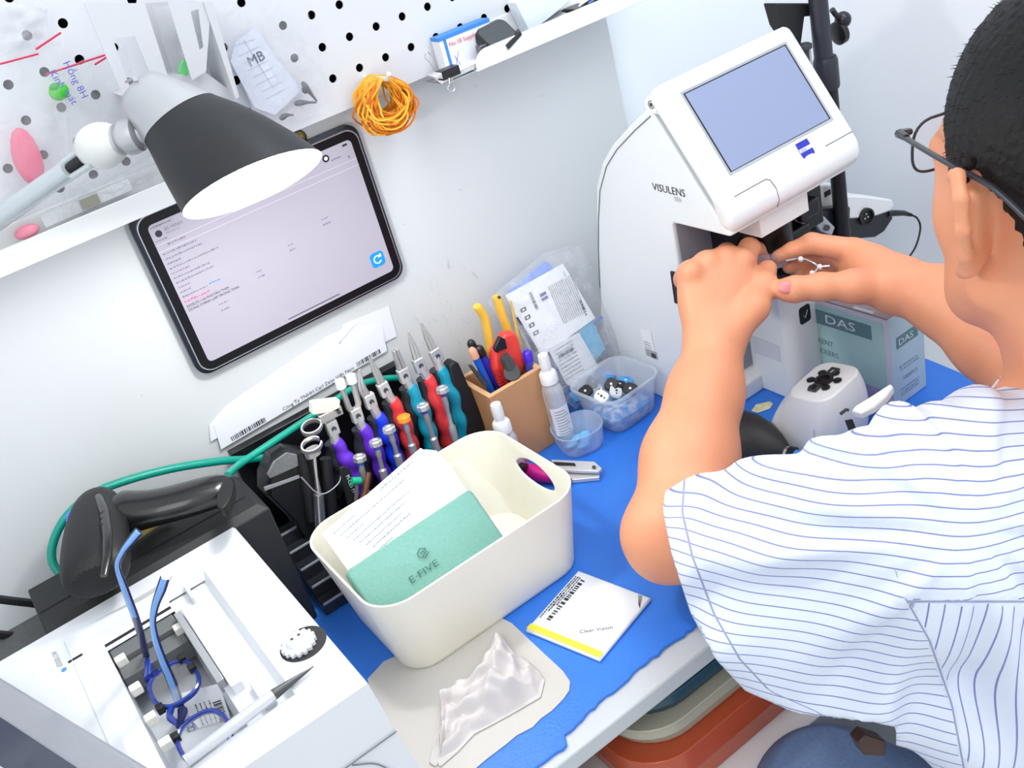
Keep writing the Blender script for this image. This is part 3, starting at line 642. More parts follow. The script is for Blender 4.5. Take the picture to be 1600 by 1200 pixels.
mb = MB(); mb.boxb((xa+.001, ya+.001, zt-.001), (xb-.001, yb, zt+.0008)); mb.build('lid', mat('lid_mauve', (160, 142, 148), .5, var=.15, scale=10), db)
mb = MB(); mb.boxb((xa+.0015, ya+.020, zt+.0009), (xa+.006, ya+.045, zt+.0013)); mb.build('lid_tab', mat('carton_edge', (0, 0, 0)), db)
mb = MB(); mb.boxb((xa-.0008, -.352, .0855), (xa-.0006, -.243, .103)); e_ = on(1412, 527, 1, ya); mb.boxb((.7555, ya-.0006, .0745), (.7905, ya-.0004, .0885)); mb.build('logo_plate', mat('logo_teal', (96, 134, 140), .5), db)
mb = MB(); text(mb, 'DAS', (xa-.001, -.290, .0895), (0, -1, 0), Z, .0150, sx=1.5); text(mb, 'DAS', (.7585, ya-.0008, .0775), X, Z, .0105, sx=1.25); mb.build('logo_text', mat('logo_white', (226, 236, 238), .5), db, smooth=None)
mb = MB(); text(mb, 'TRANSPARENT', (xa-.0008, -.238, .060), (0, -1, 0), Z, .0090); text(mb, 'ADHESIVE STICKERS', (xa-.0008, -.224, .047), (0, -1, 0), Z, .0090); mb.build('lettering', mat('teal_ink', (96, 130, 134), .6), db, smooth=None)
mb = MB(); text(mb, '1000PCS', (.762, ya-.0008, .0325), X, Z, .0068)
for k, z in enumerate((.050, .046)): scribble(mb, (.758+.002*k, ya-.0008, z), X, Z, .030, .0020)
for k, z in enumerate((.022, .018, .0145)): scribble(mb, (.758, ya-.0008, z), X, Z, .030, .0018)
text(mb, 'PROCESSING', (xa-.001, -.285, .014), (0, -1, 0), Z, .0075)
mb.build('fine_print', mat('slate_ink', (128, 144, 168), .6), db, smooth=None)

# ------------------------------------------------------------------ white lens blocker
bk = thing('lens_blocker', 'white dome-shaped lens blocker with a black star socket on top', 'lens blocker', (.655, -.345, T0))
top_c = v3((.661, -.359, .083)); base_c = v3((.662, -.338, T0))
rings = []
uu = unit((1, .05, 0)); ww = unit((-.05, 1, .0))
for k, t in enumerate(np.linspace(0, 1, 12)):
    c_ = base_c*(1-t)+top_c*t; hw = .048*(1-t**2.4)+.0315*t**2.4; hh = .042*(1-t**2.4)+.0255*t**2.4
    tilt_ = v3((0, 0, -.10))*t
    rings.append([c_+uu*a+ww*b+v3((0, 0, (a*.10+b*-.12)*t)) for a, b in rrect(2*hw, 2*hh, min(hw, hh)*.62, 6)])
MB().loft(rings).build('dome', MW2, bk, bevel=.002, seg=3, smooth=50)
nn = unit(v3((-.10, .12, 1)))
tc = np.mean(rings[-1], 0)+nn*.0004; ua = unit(uu+v3((0, 0, .10))); ub = np.cross(nn, ua)
mb = MB(); mb.lathe([(.0095, 0), (.0100, .002), (.0065, .0025), (.0060, .0005)], tc, nn, 28)
for k in range(6):
    a = math.radians(30+60*k+15); p = tc+(ua*math.cos(a)+ub*math.sin(a))*.0145; mb.lathe([(.0044, 0), (.0044, .0012), (.003, .0016)], p, nn, 16)
mb.build('star_socket', BLACKP, bk)
mb = MB()
for sg in (1, -1):
    p = tc+ua*sg*.0150+nn*.0008
    for q_ in (-.0042, .0042): mb.box(p+ub*q_+nn*.0006, (.010, .0018, .0018), np.stack([ua, ub, nn], 1))
    for q_ in (-.0045, .0045): mb.box(p+ua*q_+nn*.0006, (.0018, .010, .0018), np.stack([ua, ub, nn], 1))
mb.build('socket_frame', DARKG, bk)
# lever flap
f0 = at(1345, 632, .98); f1 = at(1392, 600, .955); ud = unit(f1-f0); sd_ = unit(np.cross(ud, nn))
L1 = [(0, -.012), (.012, -.0165), (.03, -.0165), (.041, -.010), (.0445, .001), (.040, .006), (.02, .0045), (0, .004)]
A_ = [at(px, py, d_) for px, py, d_ in ((1330, 642, .985), (1336, 634, .985), (1362, 618, .98), (1391, 599, .975), (1396, 604, .972), (1385, 620, .972), (1366, 636, .972), (1345, 646, .974))]
MB().loft([A_, [p-nn*.007 for p in A_]]).build('lever_flap', WHITEP, bk, bevel=.0012)
A_ = [at(px, py, .965) for px, py in ((1314, 645), (1324, 640), (1334, 650), (1328, 660), (1320, 658))]
A_ = [at(px, py, .962) for px, py in ((1322, 657), (1332, 655), (1346, 690), (1336, 694))]
MB().loft([A_, [p+HV*.004 for p in A_]]).build('side_slot', BLACKM, bk)
MB().tube([at(1313, 647, .955), at(1322, 640, .955), at(1326, 641, .955)], .0016, 6).build('hinge_pin', DARKG, bk)
MB().tube([at(px, py, .946) for px, py in ((1272, 672), (1273, 700), (1274, 716))], .0004, 5).build('front_seam', mat('seam_grey', (0, 0, 0)), bk)

# ------------------------------------------------------------------ air blower
bl = thing('air_blower', 'black rubber air blower bulb with a blue nozzle lying beside the blocker', 'air blower', (.60, -.31, T0))
a0 = on(1232, 709, 2, .026); a1 = on(1140, 678, 2, .030)
ax = unit(a0-a1); mb = MB()
mb.lathe([(.002, -.046), (.014, -.043), (.024, -.034), (.029, -.020), (.029, -.006), (.025, .010), (.018, .024), (.011, .034), (.0085, .037)], a0-ax*.040, ax, 40); mb.build('bulb', mat('rubber_black', (42, 42, 44), .55, var=.1), bl)
MB().lathe([(.0078, 0), (.0082, .0035), (.0075, .004)], a0-ax*.003, ax, 24).build('steel_collar', STEEL, bl)
MB().lathe([(.0088, 0), (.0092, .006), (.0075, .0065)], a0+ax*.001, ax, 24).build('black_collar', BLACKP, bl)
MB().lathe([(.0068, 0), (.0068, .004), (.0045, .016), (.003, .040)], a0+ax*.0075, ax, 24).build('nozzle', mat('nozzle_blue', (60, 150, 235), .3), bl)

# ------------------------------------------------------------------ slit lamp stand and power box
ss = thing('instrument_stand', 'black instrument stand with clamp and round knob behind the lens meter', 'stand', (.853, -.23, 0))
def sp(px, py, y=-.235): return on(px, py, 1, y)
PX, PY = .8445, -.235
MB().cyl((PX+.003, PY, 0), (PX+.003, PY, .345), .0084, n=24).build('pole', mat('stand_black', (34, 35, 40), .35, metal=.3), ss)
MB().lathe([(.0120, 0), (.0130, .003), (.0130, .030), (.0115, .034)], (PX, PY, .3125), (0, 0, 1), 28).build('collar', mat('stand_navy', (44, 46, 58), .4), ss)
MB().cyl((PX-.002, PY, .34), (PX-.003, PY, .48), .0098, n=24).build('upper_pole', mat('stand_navy', (0, 0, 0)), ss)
k0 = sp(1309, 55)
MB().lathe([(.007, 0), (.0125, .003), (.0125, .009), (.008, .011)], k0+v3((0, .004, 0)), (1, -.15, .1), 24).build('knob', BLACKP, ss)
MB().tube([sp(1300, 15), sp(1305, 22), sp(1313, 30)], .003, 8).build('lever', BLACKP, ss); MB().sphere(sp(1317, 31), .0088, 16).build('ball_grip', BLACKP, ss)
mb = MB()
P_ = [sp(*p, -.225) for p in ((1212, 5), (1285, 5), (1285, 24), (1258, 26), (1252, 72), (1240, 66), (1232, 55), (1222, 40))]
mb.loft([P_, [p+v3((0, .018, 0)) for p in P_]]); mb.build('clamp_arm', BLACKM, ss, bevel=.002)
MB().lathe([(.004, 0), (.0075, .002), (.0075, .006), (.004, .008), (.0035, .03)], sp(1257, 67), (0, 0, -1), 20).build('thumb_screw', DARKG, ss)
MB().cyl(sp(1263, 85)+v3((0, 0, .01)), sp(1266, 115), .0028, n=12).build('thumb_rod', STEEL, ss)
mb = MB(); P_ = [sp(*p, -.23) for p in ((1248, 330), (1330, 322), (1328, 372), (1236, 380))]; mb.loft([P_, [p+v3((0, .02, 0)) for p in P_]]); mb.build('lower_carriage', mat('carriage_black', (24, 28, 36), .3), ss, bevel=.003)
MB().cyl(sp(1268, 285), sp(1272, 335), .0078, n=20).build('steel_column', STEEL, ss)
P_ = [sp(*p, -.245) for p in ((1276, 336), (1288, 338), (1305, 355), (1300, 368), (1284, 362), (1272, 348))]
MB().loft([P_, [p+v3((0, .006, 0)) for p in P_]]).build('lever_plate', mat('plate_silver', (190, 194, 198), .3, metal=.5), ss, bevel=.001)
MB().cyl(sp(1292, 356, -.248), sp(1292, 356, -.244), .0035, n=16).build('pivot_bolt', DARKG, ss)
pw = thing('power_box', 'white and black power box with a round three-pin socket behind the stand', 'power box', on(1365, 335, 1, -.22))
yb_ = -.218
P_ = [on(*p, 1, yb_) for p in ((1285, 290), (1310, 288), (1312, 306), (1345, 306), (1395, 312), (1398, 322), (1392, 330), (1362, 340), (1330, 342), (1288, 330))]
MB().loft([P_, [p+v3((0, .035, 0)) for p in P_]]).build('upper_shell', MW2, pw, bevel=.002)
P_ = [on(*p, 1, yb_+.001) for p in ((1326, 336), (1392, 328), (1396, 341), (1382, 362), (1368, 371), (1340, 373), (1322, 366))]
MB().loft([P_, [p+v3((0, .034, 0)) for p in P_]]).build('lower_shell', mat('shell_black', (36, 36, 44), .4), pw, bevel=.002)
sc_ = on(1352, 338, 1, yb_-.001); dn = unit((-.2, -1, .1))
MB().lathe([(.0105, 0), (.0105, .004), (.0082, .0045), (.0078, .001)], sc_, dn, 28).build('socket', BLACKP, pw)
mb = MB()
for a in (90, 210, 330): mb.sphere(sc_+dn*.002+v3((.0032*math.cos(math.radians(a)), 0, .0032*math.sin(math.radians(a)))), .0011, 8)
mb.build('pin', mat('pin_silver', (235, 235, 235), .2, metal=.5), pw)
mb = MB(); mb.box(on(1293, 302, 1, yb_-.0005), (.010, .001, .006)); mb.build('switch', BLACKM, pw)
q0 = on(1394, 334, 1, yb_+.004)
cb = thing('power_cable', 'thin black cable plugged into the power box and looping down', 'cable', q0)
MB().tube([on(*p, 1, yb_+.002) for p in ((1386, 334), (1398, 333), (1412, 333), (1424, 336))], [.0042, .004, .0034, .0022], 12).build('plug', BLACKP, cb)
MB().tube(smooth_path([on(*p, 1, y) for p, y in (((1422, 335), yb_+.002), ((1433, 341), -.235), ((1438, 356), -.24), ((1432, 382), -.245), ((1420, 402), -.25), ((1400, 424), -.245), ((1380, 450), -.24))]+[v3((.872, -.225, .05)), v3((.885, -.20, .0035)), v3((.93, -.10, .0035))], 8), .0012, 8).build('cord', BLACKM, cb)
# ------------------------------------------------------------------ cream basket
bs = thing('storage_basket', 'cream plastic basket with oval hand holes standing on the blue mat', 'basket', (.276, -.225, T0))
CR = mat('basket_cream', (240, 236, 222), .38, var=.03)
def brect(cx_, cy_, w_, h_, r, z, n=10, rot=0):
    return [(cx_+a, cy_+b, z) for a, b in rrect(w_, h_, r, n)]
bc_x, bc_y = .2725, -.2235
def level(t, off=0):       # t 0 bottom .. 1 rim
    w_ = (.203+.028*t)-2*off; h_ = (.142+.032*t)-2*off; return w_, h_, .030+.006*t-off
nseg = 10; Hb = .098
outer_ = [brect(bc_x, bc_y, *level(t), T0+Hb*t, nseg) for t in (0, .02, .06, .2, .35, .5, .62, .70, .78, .86, .94, 1)]
outer_[0] = [((p[0]-bc_x)*.965+bc_x, (p[1]-bc_y)*.965+bc_y, p[2]) for p in outer_[0]]
inner_ = [brect(bc_x, bc_y, *level(t, .0022), T0+Hb*t+(.003 if t < .01 else 0), nseg) for t in (1, .94, .86, .78, .70, .62, .5, .35, .2, .06, .02)]
mb = MB(); allr = outer_+inner_; n = len(allr[0]); vs = [p for r_ in allr for p in r_]; fs = []
def ishole(i, j):
    a = allr[i][j]; b = allr[i+1][(j+1) % n]; cxm = (a[0]+b[0])/2; cym = (a[1]+b[1])/2; czm = (a[2]+b[2])/2
    return False
for i in range(len(allr)-1):
    for j in range(n):
        k = (j+1) % n; fs.append((i*n+j, i*n+k, (i+1)*n+k, (i+1)*n+j))
fs.append(tuple(range(n))[::-1]); fs.append(tuple(range((len(allr)-1)*n, len(allr)*n)))
mb.add(vs, fs); bo = mb.build('basket_body', CR, bs, smooth=50)
# hand holes: cut with oval prisms
cut = MB()
for sx_ in (-1, 1):
    el = [(.034*math.cos(a)*(1-.18*math.sin(a)), .0135*math.sin(a)) for a in np.linspace(0, 2*math.pi, 28, endpoint=False)]
    cut.loft([[(bc_x+sx_*.07, bc_y+a, T0+.0735+b) for a, b in el], [(bc_x+sx_*.15, bc_y+a, T0+.0735+b) for a, b in el]])
co = cut.build('cutter', CR, None); md = bo.modifiers.new('holes', 'BOOLEAN'); md.operation = 'DIFFERENCE'; md.object = co; md.solver = 'EXACT'
bpy.context.view_layer.update(); dg = bpy.context.evaluated_depsgraph_get(); me2 = bpy.data.meshes.new_from_object(bo.evaluated_get(dg)); bo.modifiers.clear(); bo.data = me2
bpy.data.objects.remove(co)
md = bo.modifiers.new('bevel', 'BEVEL'); md.width = .0008; md.segments = 2; md.limit_method = 'ANGLE'; md.angle_limit = math.radians(50)

# ------------------------------------------------------------------ things in the basket
def slab3(mb, c, u, v_, a, b, th, mi=0, r=0):
    u = unit(u); v_ = unit(v_-u*(v3(v_)@u)); n_ = np.cross(u, v_); pl_ = rrect(a, b, r, 4) if r else [(-a/2, -b/2), (a/2, -b/2), (a/2, b/2), (-a/2, b/2)]
    mb.loft([[c+u*x+v_*y+n_*th/2*s for x, y in pl_] for s in (-1, 1)], mi=mi); return n_
# glasses case: front face seen at these pixels
gc = thing('glasses_case', 'pebbled teal green glasses case leaning in the cream basket', 'glasses case', (.24, -.23, .02))
cTL = on(540, 893, 2, .095); cTR = on(735, 763, 2, .098); uC = unit(cTR-cTL); vC = unit(v3((0, -.055, -.062))); vC = unit(vC-uC*(vC@uC)); nC = np.cross(uC, vC)
nC = nC if nC[2] > 0 else -nC
TEAL = mat('teal_leather', (136, 186, 174), .5, scale=900, bump=.6, bscale=1400, rgb2=(84, 146, 134))
Lc = np.linalg.norm(cTR-cTL)
mb = MB(); pl = rrect(Lc, .074, .005, 4); cc = (cTL+cTR)/2+vC*.037
mb.loft([[cc+uC*x*s_+vC*y*s_-nC*d_ for x, y in pl] for s_, d_ in ((.975, -.0), (1, .002), (1, .016), (.97, .020))]); mb.build('case_body', TEAL, gc, smooth=50)
mb = MB(); INKT = mat('teal_emboss', (56, 104, 96), .4); eo = cTL+uC*Lc*.38+vC*.038+nC*.0023
text(mb, 'E·FIVE', eo+uC*-.012+vC*.006, uC, -vC, .0090, sx=1.45); sc0 = eo+uC*.014-vC*.012
for p_, q_ in (((-.005, .002), (.0, .005)), ((.0, .005), (.006, .002)), ((-.005, -.002), (.0, -.005)), ((0, -.005), (.005, -.002)), ((-.005, -.002), (-.005, .002)), ((-.002, 0), (.005, -.002)), ((-.002, .003), (.005, .0))):
    mb.tube([sc0+uC*p_[0]+vC*p_[1], sc0+uC*q_[0]+vC*q_[1]], .0004, 5)
mb.build('embossed_mark', INKT, gc, smooth=None)
# prescription sheets behind the case
ps = thing('order_sheet', 'printed white order sheet standing in the basket behind the teal case', 'paper', (.23, -.18, .02))
pBL = on(536, 886, 2, .095)-nC*.021; pTL = on(500, 835, 2, .128); pTR = on(655, 698, 2, .134); pBR = on(735, 790, 2, .075)-nC*.021; pR = on(690, 712, 2, .126)
SH_ = [pBL+vC*.05, pTL, pTR, pR, pBR+vC*.03]
a_ = on(503, 834, 2, .118); b_ = on(657, 700, 2, .134); lowp = cTL-nC*.0225
uP = unit(b_-a_); nP = unit(np.cross(uP, lowp-a_)); nP = nP if nP@HV < 0 else -nP; vP = np.cross(nP, uP); vP = vP if vP@HD > 0 else -vP
def pp3(px, py, off=0):
    r = ray(px, py); o_ = a_+nP*off; t = ((o_-CAM)@nP)/(r@nP); return CAM+r*t
Q_ = [pp3(*p) for p in ((503, 834), (657, 700), (700, 722), (748, 800), (545, 893))]
MB().loft([Q_, [p-nP*.0006 for p in Q_]]).build('sheet', PAPER, ps, smooth=None)
Q_ = [pp3(*p, -.002) for p in ((510, 834), (664, 702), (682, 704), (706, 730), (750, 800), (550, 890))]
MB().loft([Q_, [p-nP*.0006 for p in Q_]]).build('second_sheet', PAPER, ps, smooth=None)
mb = MB(); PALE = mat('pale_ink', (168, 170, 182), .7)
for k in range(9): scribble(mb, a_+nP*.0005+vP*(.008+.0058*k)+uP*(.008+.0035*k), uP, -vP, (.03, .085, .022, .075, .06, .046, .05, .018, .014)[k], .0019)
mb.build('lettering', PALE, ps, smooth=None); mb = MB()
scribble(mb, b_+nP*.0005-uP*.060+vP*.006, uP, -vP, .045, .0026); mb.build('heading', PALE, ps, smooth=None)
pbg = thing('plastic_sleeve', 'clear plastic sleeve with blue print lying in the basket behind the case', 'bag', (.34, -.2, .03))
q_ = [v3(p) for p in ((.300, -.150, .095), (.345, -.153, .09), (.362, -.22, .012), (.318, -.235, .012))]
rings = [[(q_[0]*(1-a)+q_[1]*a)*(1-b)+(q_[3]*(1-a)+q_[2]*a)*b+v3((0, .003*math.sin(9*a+6*b), .004*math.sin(7*b+4*a))) for a in np.linspace(0, 1, 10)] for b in np.linspace(0, 1, 12)]
MB().loft(rings, cap=False, closed=False).build('sleeve', film('sleeve_film', fac=.10, wrinkle=16), pbg, smooth=75)
mb = MB(); text(mb, 'Thank you', (.352, -.224, .013), (.8, .6, 0), (-.6, .8, 0), .0085); mb.build('lettering', mat('blue_ink', (0, 0, 0)), pbg, smooth=None)
# nail clippers with a pink grip beside the basket
nc = thing('nipper', 'steel nipper with a magenta grip lying on the mat behind the basket', 'nipper', on(900, 742, 2, T0))
a_ = on(865, 724, 2, .012); b_ = on(925, 731, 2, .012); c_ = on(941, 742, 2, .010)
MB().loft([[p+v3((0, 0, s_)) for p in (on(862, 722, 2, .012), on(930, 725, 2, .012), on(942, 736, 2, .012), on(936, 741, 2, .012), on(868, 738, 2, .012))] for s_ in (0, .004)]).build('upper_jaw', mat('satin_steel', (214, 216, 214), .3, metal=.35), nc, bevel=.001)
MB().loft([[p+v3((0, 0, s_)) for p in (on(885, 743, 2, T0), on(938, 742, 2, T0), on(938, 752, 2, T0), on(888, 757, 2, T0))] for s_ in (.0005, .006)]).build('lower_jaw', mat('satin_steel', (0, 0, 0)), nc, bevel=.001)
MB().loft([[p+v3((0, 0, s_)) for p in (on(864, 722, 2, .0165), on(898, 724, 2, .0165), on(900, 728, 2, .0165), on(868, 727, 2, .0165))] for s_ in (0, .0006)]).build('dark_slot', BLACKM, nc)
MB().cyl(on(928, 730, 2, .016), on(928, 730, 2, .018), .0022, n=14).build('rivet', DARKG, nc)
MB().tube(smooth_path([on(890, 752, 2, .012), on(868, 745, 2, .013), on(848, 742, 2, .013), on(822, 733, 2, .016), on(806, 722, 2, .018)], 5), [.004, .005, .006, .0065, .007, .0075, .008, .008, .008, .0085, .009, .009, .009, .0088, .0085, .008, .0078, .0075, .0065, .005, .003][:21], 12).build('grip', mat('magenta_grip', (206, 24, 136), .35), nc)
MB().tube([on(806, 725, 2, .03), on(820, 733, 2, .026)], [.004, .007], 10).build('grip_end', BLACKP, nc)

# ------------------------------------------------------------------ sheet mat with cloth
sm = [on(*p, 2, T0) for p in ((575, 1062), (600, 1035), (760, 962), (782, 966), (800, 975), (880, 1050), (891, 1066), (890, 1080), (880, 1094), (862, 1112), (845, 1124), (833, 1137), (808, 1150), (790, 1165), (762, 1186), (740, 1205), (680, 1240), (600, 1200))]
o = MB().loft([[p+v3((0, 0, h)) for p in sm] for h in (.0003, .0012)]).build('grey_sheet', mat('sheet_grey', (194, 190, 184), .55, var=.03)); tag(o, 'pale grey rounded sheet under the crumpled cloth in front of the basket', 'sheet')
nu, nv = 90, 70
OUT_A = [(672, 1195), (684, 1140), (690, 1098), (712, 1075), (742, 1058), (762, 1020), (776, 990)]      # one side, low end to the peak
OUT_B = [(690, 1200), (716, 1178), (742, 1150), (776, 1132), (812, 1112), (846, 1092), (852, 1066)]      # other side
def poly(P, t):
    k = t*(len(P)-1); i = min(int(k), len(P)-2); f_ = k-i; return v3(P[i])*(1-f_)+v3(P[i+1])*f_
def ridge(x): return 1-abs(math.sin(x))
def clothpt(a, b):
    q = poly(OUT_A, a)*(1-b)+poly(OUT_B, a)*b; q = q+v3((5*math.sin(9*a+4*b), 4*math.sin(7*b+11*a)))*min(1, 5*min(b, 1-b))
    e = min(1, 5*min(a, 1-a*.9, b, 1-b)); dome = math.sin(math.pi*b)**.6
    h = (.006+.017*math.exp(-((a-.70)/.28)**2))*dome
    f = .010*ridge(5.5*a+3.2*b+.8)*math.exp(-((a-.65)/.4)**2)+.006*ridge(9*b-6*a+.4)+.004*ridge(14*a+11*b)+.0022*math.sin(34*a-21*b)
    p = on(q[0], q[1], 2, T0)
    return v3((p[0], p[1], T0+max(.0022, (h+f)*e)))
rings = [[clothpt(a, b) for a in np.linspace(0, 1, nu)] for b in np.linspace(0, 1, nv)]
o = MB().loft(rings, cap=False, closed=False).build('cleaning_cloth', mat('cloth_white', (204, 198, 196), .9, var=.04, bump=.2, bscale=1500), None, smooth=80, solid=.0012); tag(o, 'crumpled off-white cleaning cloth lying on the pale grey sheet', 'cloth')

# ------------------------------------------------------------------ lens envelope
ev = thing('lens_envelope', 'square white lens envelope with barcode and yellow edge on the blue mat', 'envelope', on(920, 965, 2, T0))
eA, eB, eC, eD = on(905, 896, 2, T0), on(1018, 939, 2, T0), on(938, 1036, 2, T0), on(823, 989, 2, T0)
eu = unit(eB-eA); ed = unit(eD-eA); cen = (eA+eB+eC+eD)/4; eA, eB, eC, eD = [cen+(p-cen)*1.0 for p in (eA, eB, eC, eD)]
puff = .005
rings = []
for h, s_ in ((.0004, .985), (.0014, 1), (.0035, .997), (.0048, .96), (.0053, .6)):
    rings.append([cen+(p-cen)*s_+v3((0, 0, h)) for p in [eA*(1-t)+eB*t for t in np.linspace(0, 1, 6)[:-1]]+[eB*(1-t)+eC*t for t in np.linspace(0, 1, 6)[:-1]]+[eC*(1-t)+eD*t for t in np.linspace(0, 1, 6)[:-1]]+[eD*(1-t)+eA*t for t in np.linspace(0, 1, 6)[:-1]]])
MB().loft(rings).build('envelope', PAPER, ev, smooth=60)
zt_ = v3((0, 0, .0056)); yd = eD-eA; xd = eB-eA
def ep(a, b): return eA+(eB-eA)*a+(eD+(eC-eD)*a-eA-(eB-eA)*a)*b+zt_
mb = MB(); mb.add([ep(.01, .905), ep(.99, .905), ep(.995, .985), ep(.005, .985)], [(3, 2, 1, 0)]); mb.build('yellow_edge', mat('envelope_yellow', (250, 222, 60), .5, var=.1), ev, smooth=None)
mb = MB(); e2 = unit(ep(0, 1)-ep(0, 0)); e1 = unit(ep(1, 0)-ep(0, 0)); barcode(mb, ep(.13, .12), e2, e1, .058, .0048, 18); mb.build('barcode', INK, ev, smooth=None); mb = MB()
for k in range(3): scribble(mb, ep(.035+.03*k, .10), e2, e1, .06-.01*k, .0019)
mb.build('small_print', INK, ev, smooth=None); mb = MB(); text(mb, 'Clear Vision', ep(.60, .80), unit(e1-.75*e2), unit(np.cross((0, 0, 1), unit(e1-.75*e2))), .0062)
mb.build('caption', INK, ev, smooth=None); mb = MB()
for k in range(5): mb.add([ep(.86+.012*k, .03), ep(.864+.012*k, .03), ep(.95+.01*k, .16+.01*k), ep(.945+.01*k, .16+.01*k)], [(0, 1, 2, 3)])
mb.build('corner_print', INK, ev, smooth=None)

# ------------------------------------------------------------------ wooden pen holder
wd = thing('pen_holder', 'light wooden pen holder box full of tools beside the pliers', 'pen holder', (.452, -.06, T0))
WOOD = mat('beech_wood', (206, 158, 112), .45, var=.14, scale=18, rgb2=(184, 134, 92)); WOODL = mat('beech_light', (226, 180, 130), .45, var=.1)
xw0, xw1, yw0, yw1, zw = .4165, .4915, -.101, -.030, .1045
mb = MB(); tk = .006
for lo, hi in (((xw0, yw0, T0), (xw1, yw0+tk, zw)), ((xw0, yw1-tk, T0), (xw1, yw1, zw)), ((xw0, yw0+tk, T0), (xw0+tk, yw1-tk, zw)), ((xw1-tk, yw0+tk, T0), (xw1, yw1-tk, zw)), ((xw0+tk, yw0+tk, T0), (xw1-tk, yw1-tk, T0+.005))): mb.boxb(lo, hi)
mb.build('holder_box', WOOD, wd, bevel=.0008)
mb = MB()
for lo, hi in (((xw0-.0003, yw0-.0003, zw), (xw1+.0003, yw0+tk, zw+.0008)), ((xw0-.0003, yw1-tk, zw), (xw1+.0003, yw1, zw+.0008)), ((xw0-.0003, yw0+tk, zw), (xw0+tk, yw1-tk, zw+.0008)), ((xw1-tk, yw0+tk, zw), (xw1+.0003, yw1-tk, zw+.0008))): mb.boxb(lo, hi)
mb.build('rim', WOODL, wd, bevel=.0004)
def op(px, py, y): return on(px, py, 1, y)
YEL = mat('yellow_grip', (244, 196, 76), .5, var=.08)
for k, (P_, lab) in enumerate(((((745, 478), (757, 497), (764, 530), (768, 570)), 'curved yellow handle standing in the pen holder, nearest the pliers'), (((776, 463), (784, 490), (794, 520), (800, 560)), 'straight yellow handle standing behind the red cutter in the pen holder'))):
    t = thing('yellow_handle', lab, 'tool handle', op(*P_[-1], -.05))
    pts_ = smooth_path([op(p[0], p[1], -.045) for p in P_], 5); pts_.append(v3((pts_[-1][0]+.003, -.055, T0+.012)))
    MB().tube(pts_, [.0062]+[.0068]*(len(pts_)-2)+[.005], 12, flat=.75).build('grip', YEL, t)
    if k == 1: MB().sphere(pts_[0]+v3((0, -.005, 0)), .0022, 8).build('rivet', DARKG, t)
# red and black snap cutter
ct = thing('box_cutter', 'red and black box cutter standing in the wooden pen holder', 'cutter', op(790, 560, -.075))
P_ = [op(px, py, -.072) for px, py in ((786, 520), (800, 517), (806, 526), (817, 566), (812, 592), (782, 605), (769, 575), (769, 548))]
MB().loft([[np.mean(P_, 0)+(p-np.mean(P_, 0))*s_+v3((0, h, 0)) for p in P_] for s_, h in ((.9, -.006), (1, -.003), (1, .006), (.9, .009))]).build('cutter_body', mat('cutter_red', (238, 70, 62), .4), ct, bevel=.001)
P_ = [op(px, py, -.082) for px, py in ((782, 526), (790, 530), (793, 545), (782, 548), (777, 552), (773, 546))]
MB().loft([P_, [p+v3((0, .006, 0)) for p in P_]]).build('blade_guard', BLACKP, ct, bevel=.0008)
MB().tube([op(788, 556, -.083), op(795, 570, -.084), op(801, 580, -.086)], [.006, .007, .0068], 14).build('slider', mat('slider_grey', (70, 76, 76), .4), ct)
MB().cyl(op(800, 582, -.092), op(804, 590, -.080), .0095, n=20).build('end_knob', BLACKP, ct)
mb = MB()
for k in range(6): mb.box(op(777+2.3*k*.6, 578+4.5*k, -.0795), (.007, .0016, .0014))
mb.build('thumb_ridge', mat('cutter_dark_red', (200, 40, 40), .5), ct)
PENB = mat('pen_blue', (20, 92, 200), .3); PENV = mat('pen_cap_blue', (54, 60, 220), .3)
def pen(name, lab, cat_, pa, pb, y, r, m, capm=None, capn='cap'):
    a = op(*pa, y); b = op(*pb, y); t = thing(name, lab, cat_, b); u = unit(a-b); b2 = b-u*min(.055, (b[2]-T0-.008)/max(.2, u[2]))
    MB().lathe([(r*.9, 0), (r, .002), (r, np.linalg.norm(a-b2)-.001), (r*.7, np.linalg.norm(a-b2))], b2, u, 16).build('barrel', m, t)
    if capm: MB().lathe([(r*1.15, 0), (r*1.2, .010), (r*.8, .013), (r*.5, .014)], a-u*.010, u, 16).build(capn, capm, t)
    return t
pen('pen', 'blue pen with a skin coloured cap standing in the pen holder', 'pen', (738, 548), (758, 590), -.078, .0040, PENB, mat('cap_tan', (220, 160, 130), .5))
pen('pen', 'dark blue pen with a black cap standing in the pen holder', 'pen', (748, 545), (775, 595), -.062, .0048, PENV, BLACKP)
pen('pen', 'black pen with a square black end standing in the pen holder', 'pen', (736, 536), (762, 590), -.055, .0042, BLACKP, BLACKP)
pen('pen', 'violet blue pen cap standing at the front corner of the pen holder', 'pen', (824, 552), (828, 575), -.085, .0050, mat('pen_violet', (70, 84, 200), .25, alpha=.85), mat('cap_violet', (70, 40, 200), .25))
t = thing('black_clip', 'flat dark grey blade lying against the wooden holder rim', 'tool', op(745, 590, -.09))
P_ = [op(px, py, -.088) for px, py in ((733, 571), (738, 570), (762, 598), (762, 606), (756, 604))]; MB().loft([P_, [p+v3((0, .004, 0)) for p in P_]]).build('blade', DARKG, t, bevel=.0008)
t = thing('scissors', 'slim scissors with grey blades and violet lining behind the red cutter', 'scissors', op(820, 520, -.05))
for k, (pa, pb, m_) in enumerate((((803, 500), (826, 545), STEEL), ((808, 496), (838, 548), mat('scissor_dark', (70, 62, 90), .4)), ((798, 470), (812, 540), mat('scissor_gold', (214, 180, 90), .4)))):
    MB().tube([op(*pa, -.048), op(*pb, -.055)], [.0012, .0028], 8).build('blade', m_, t)

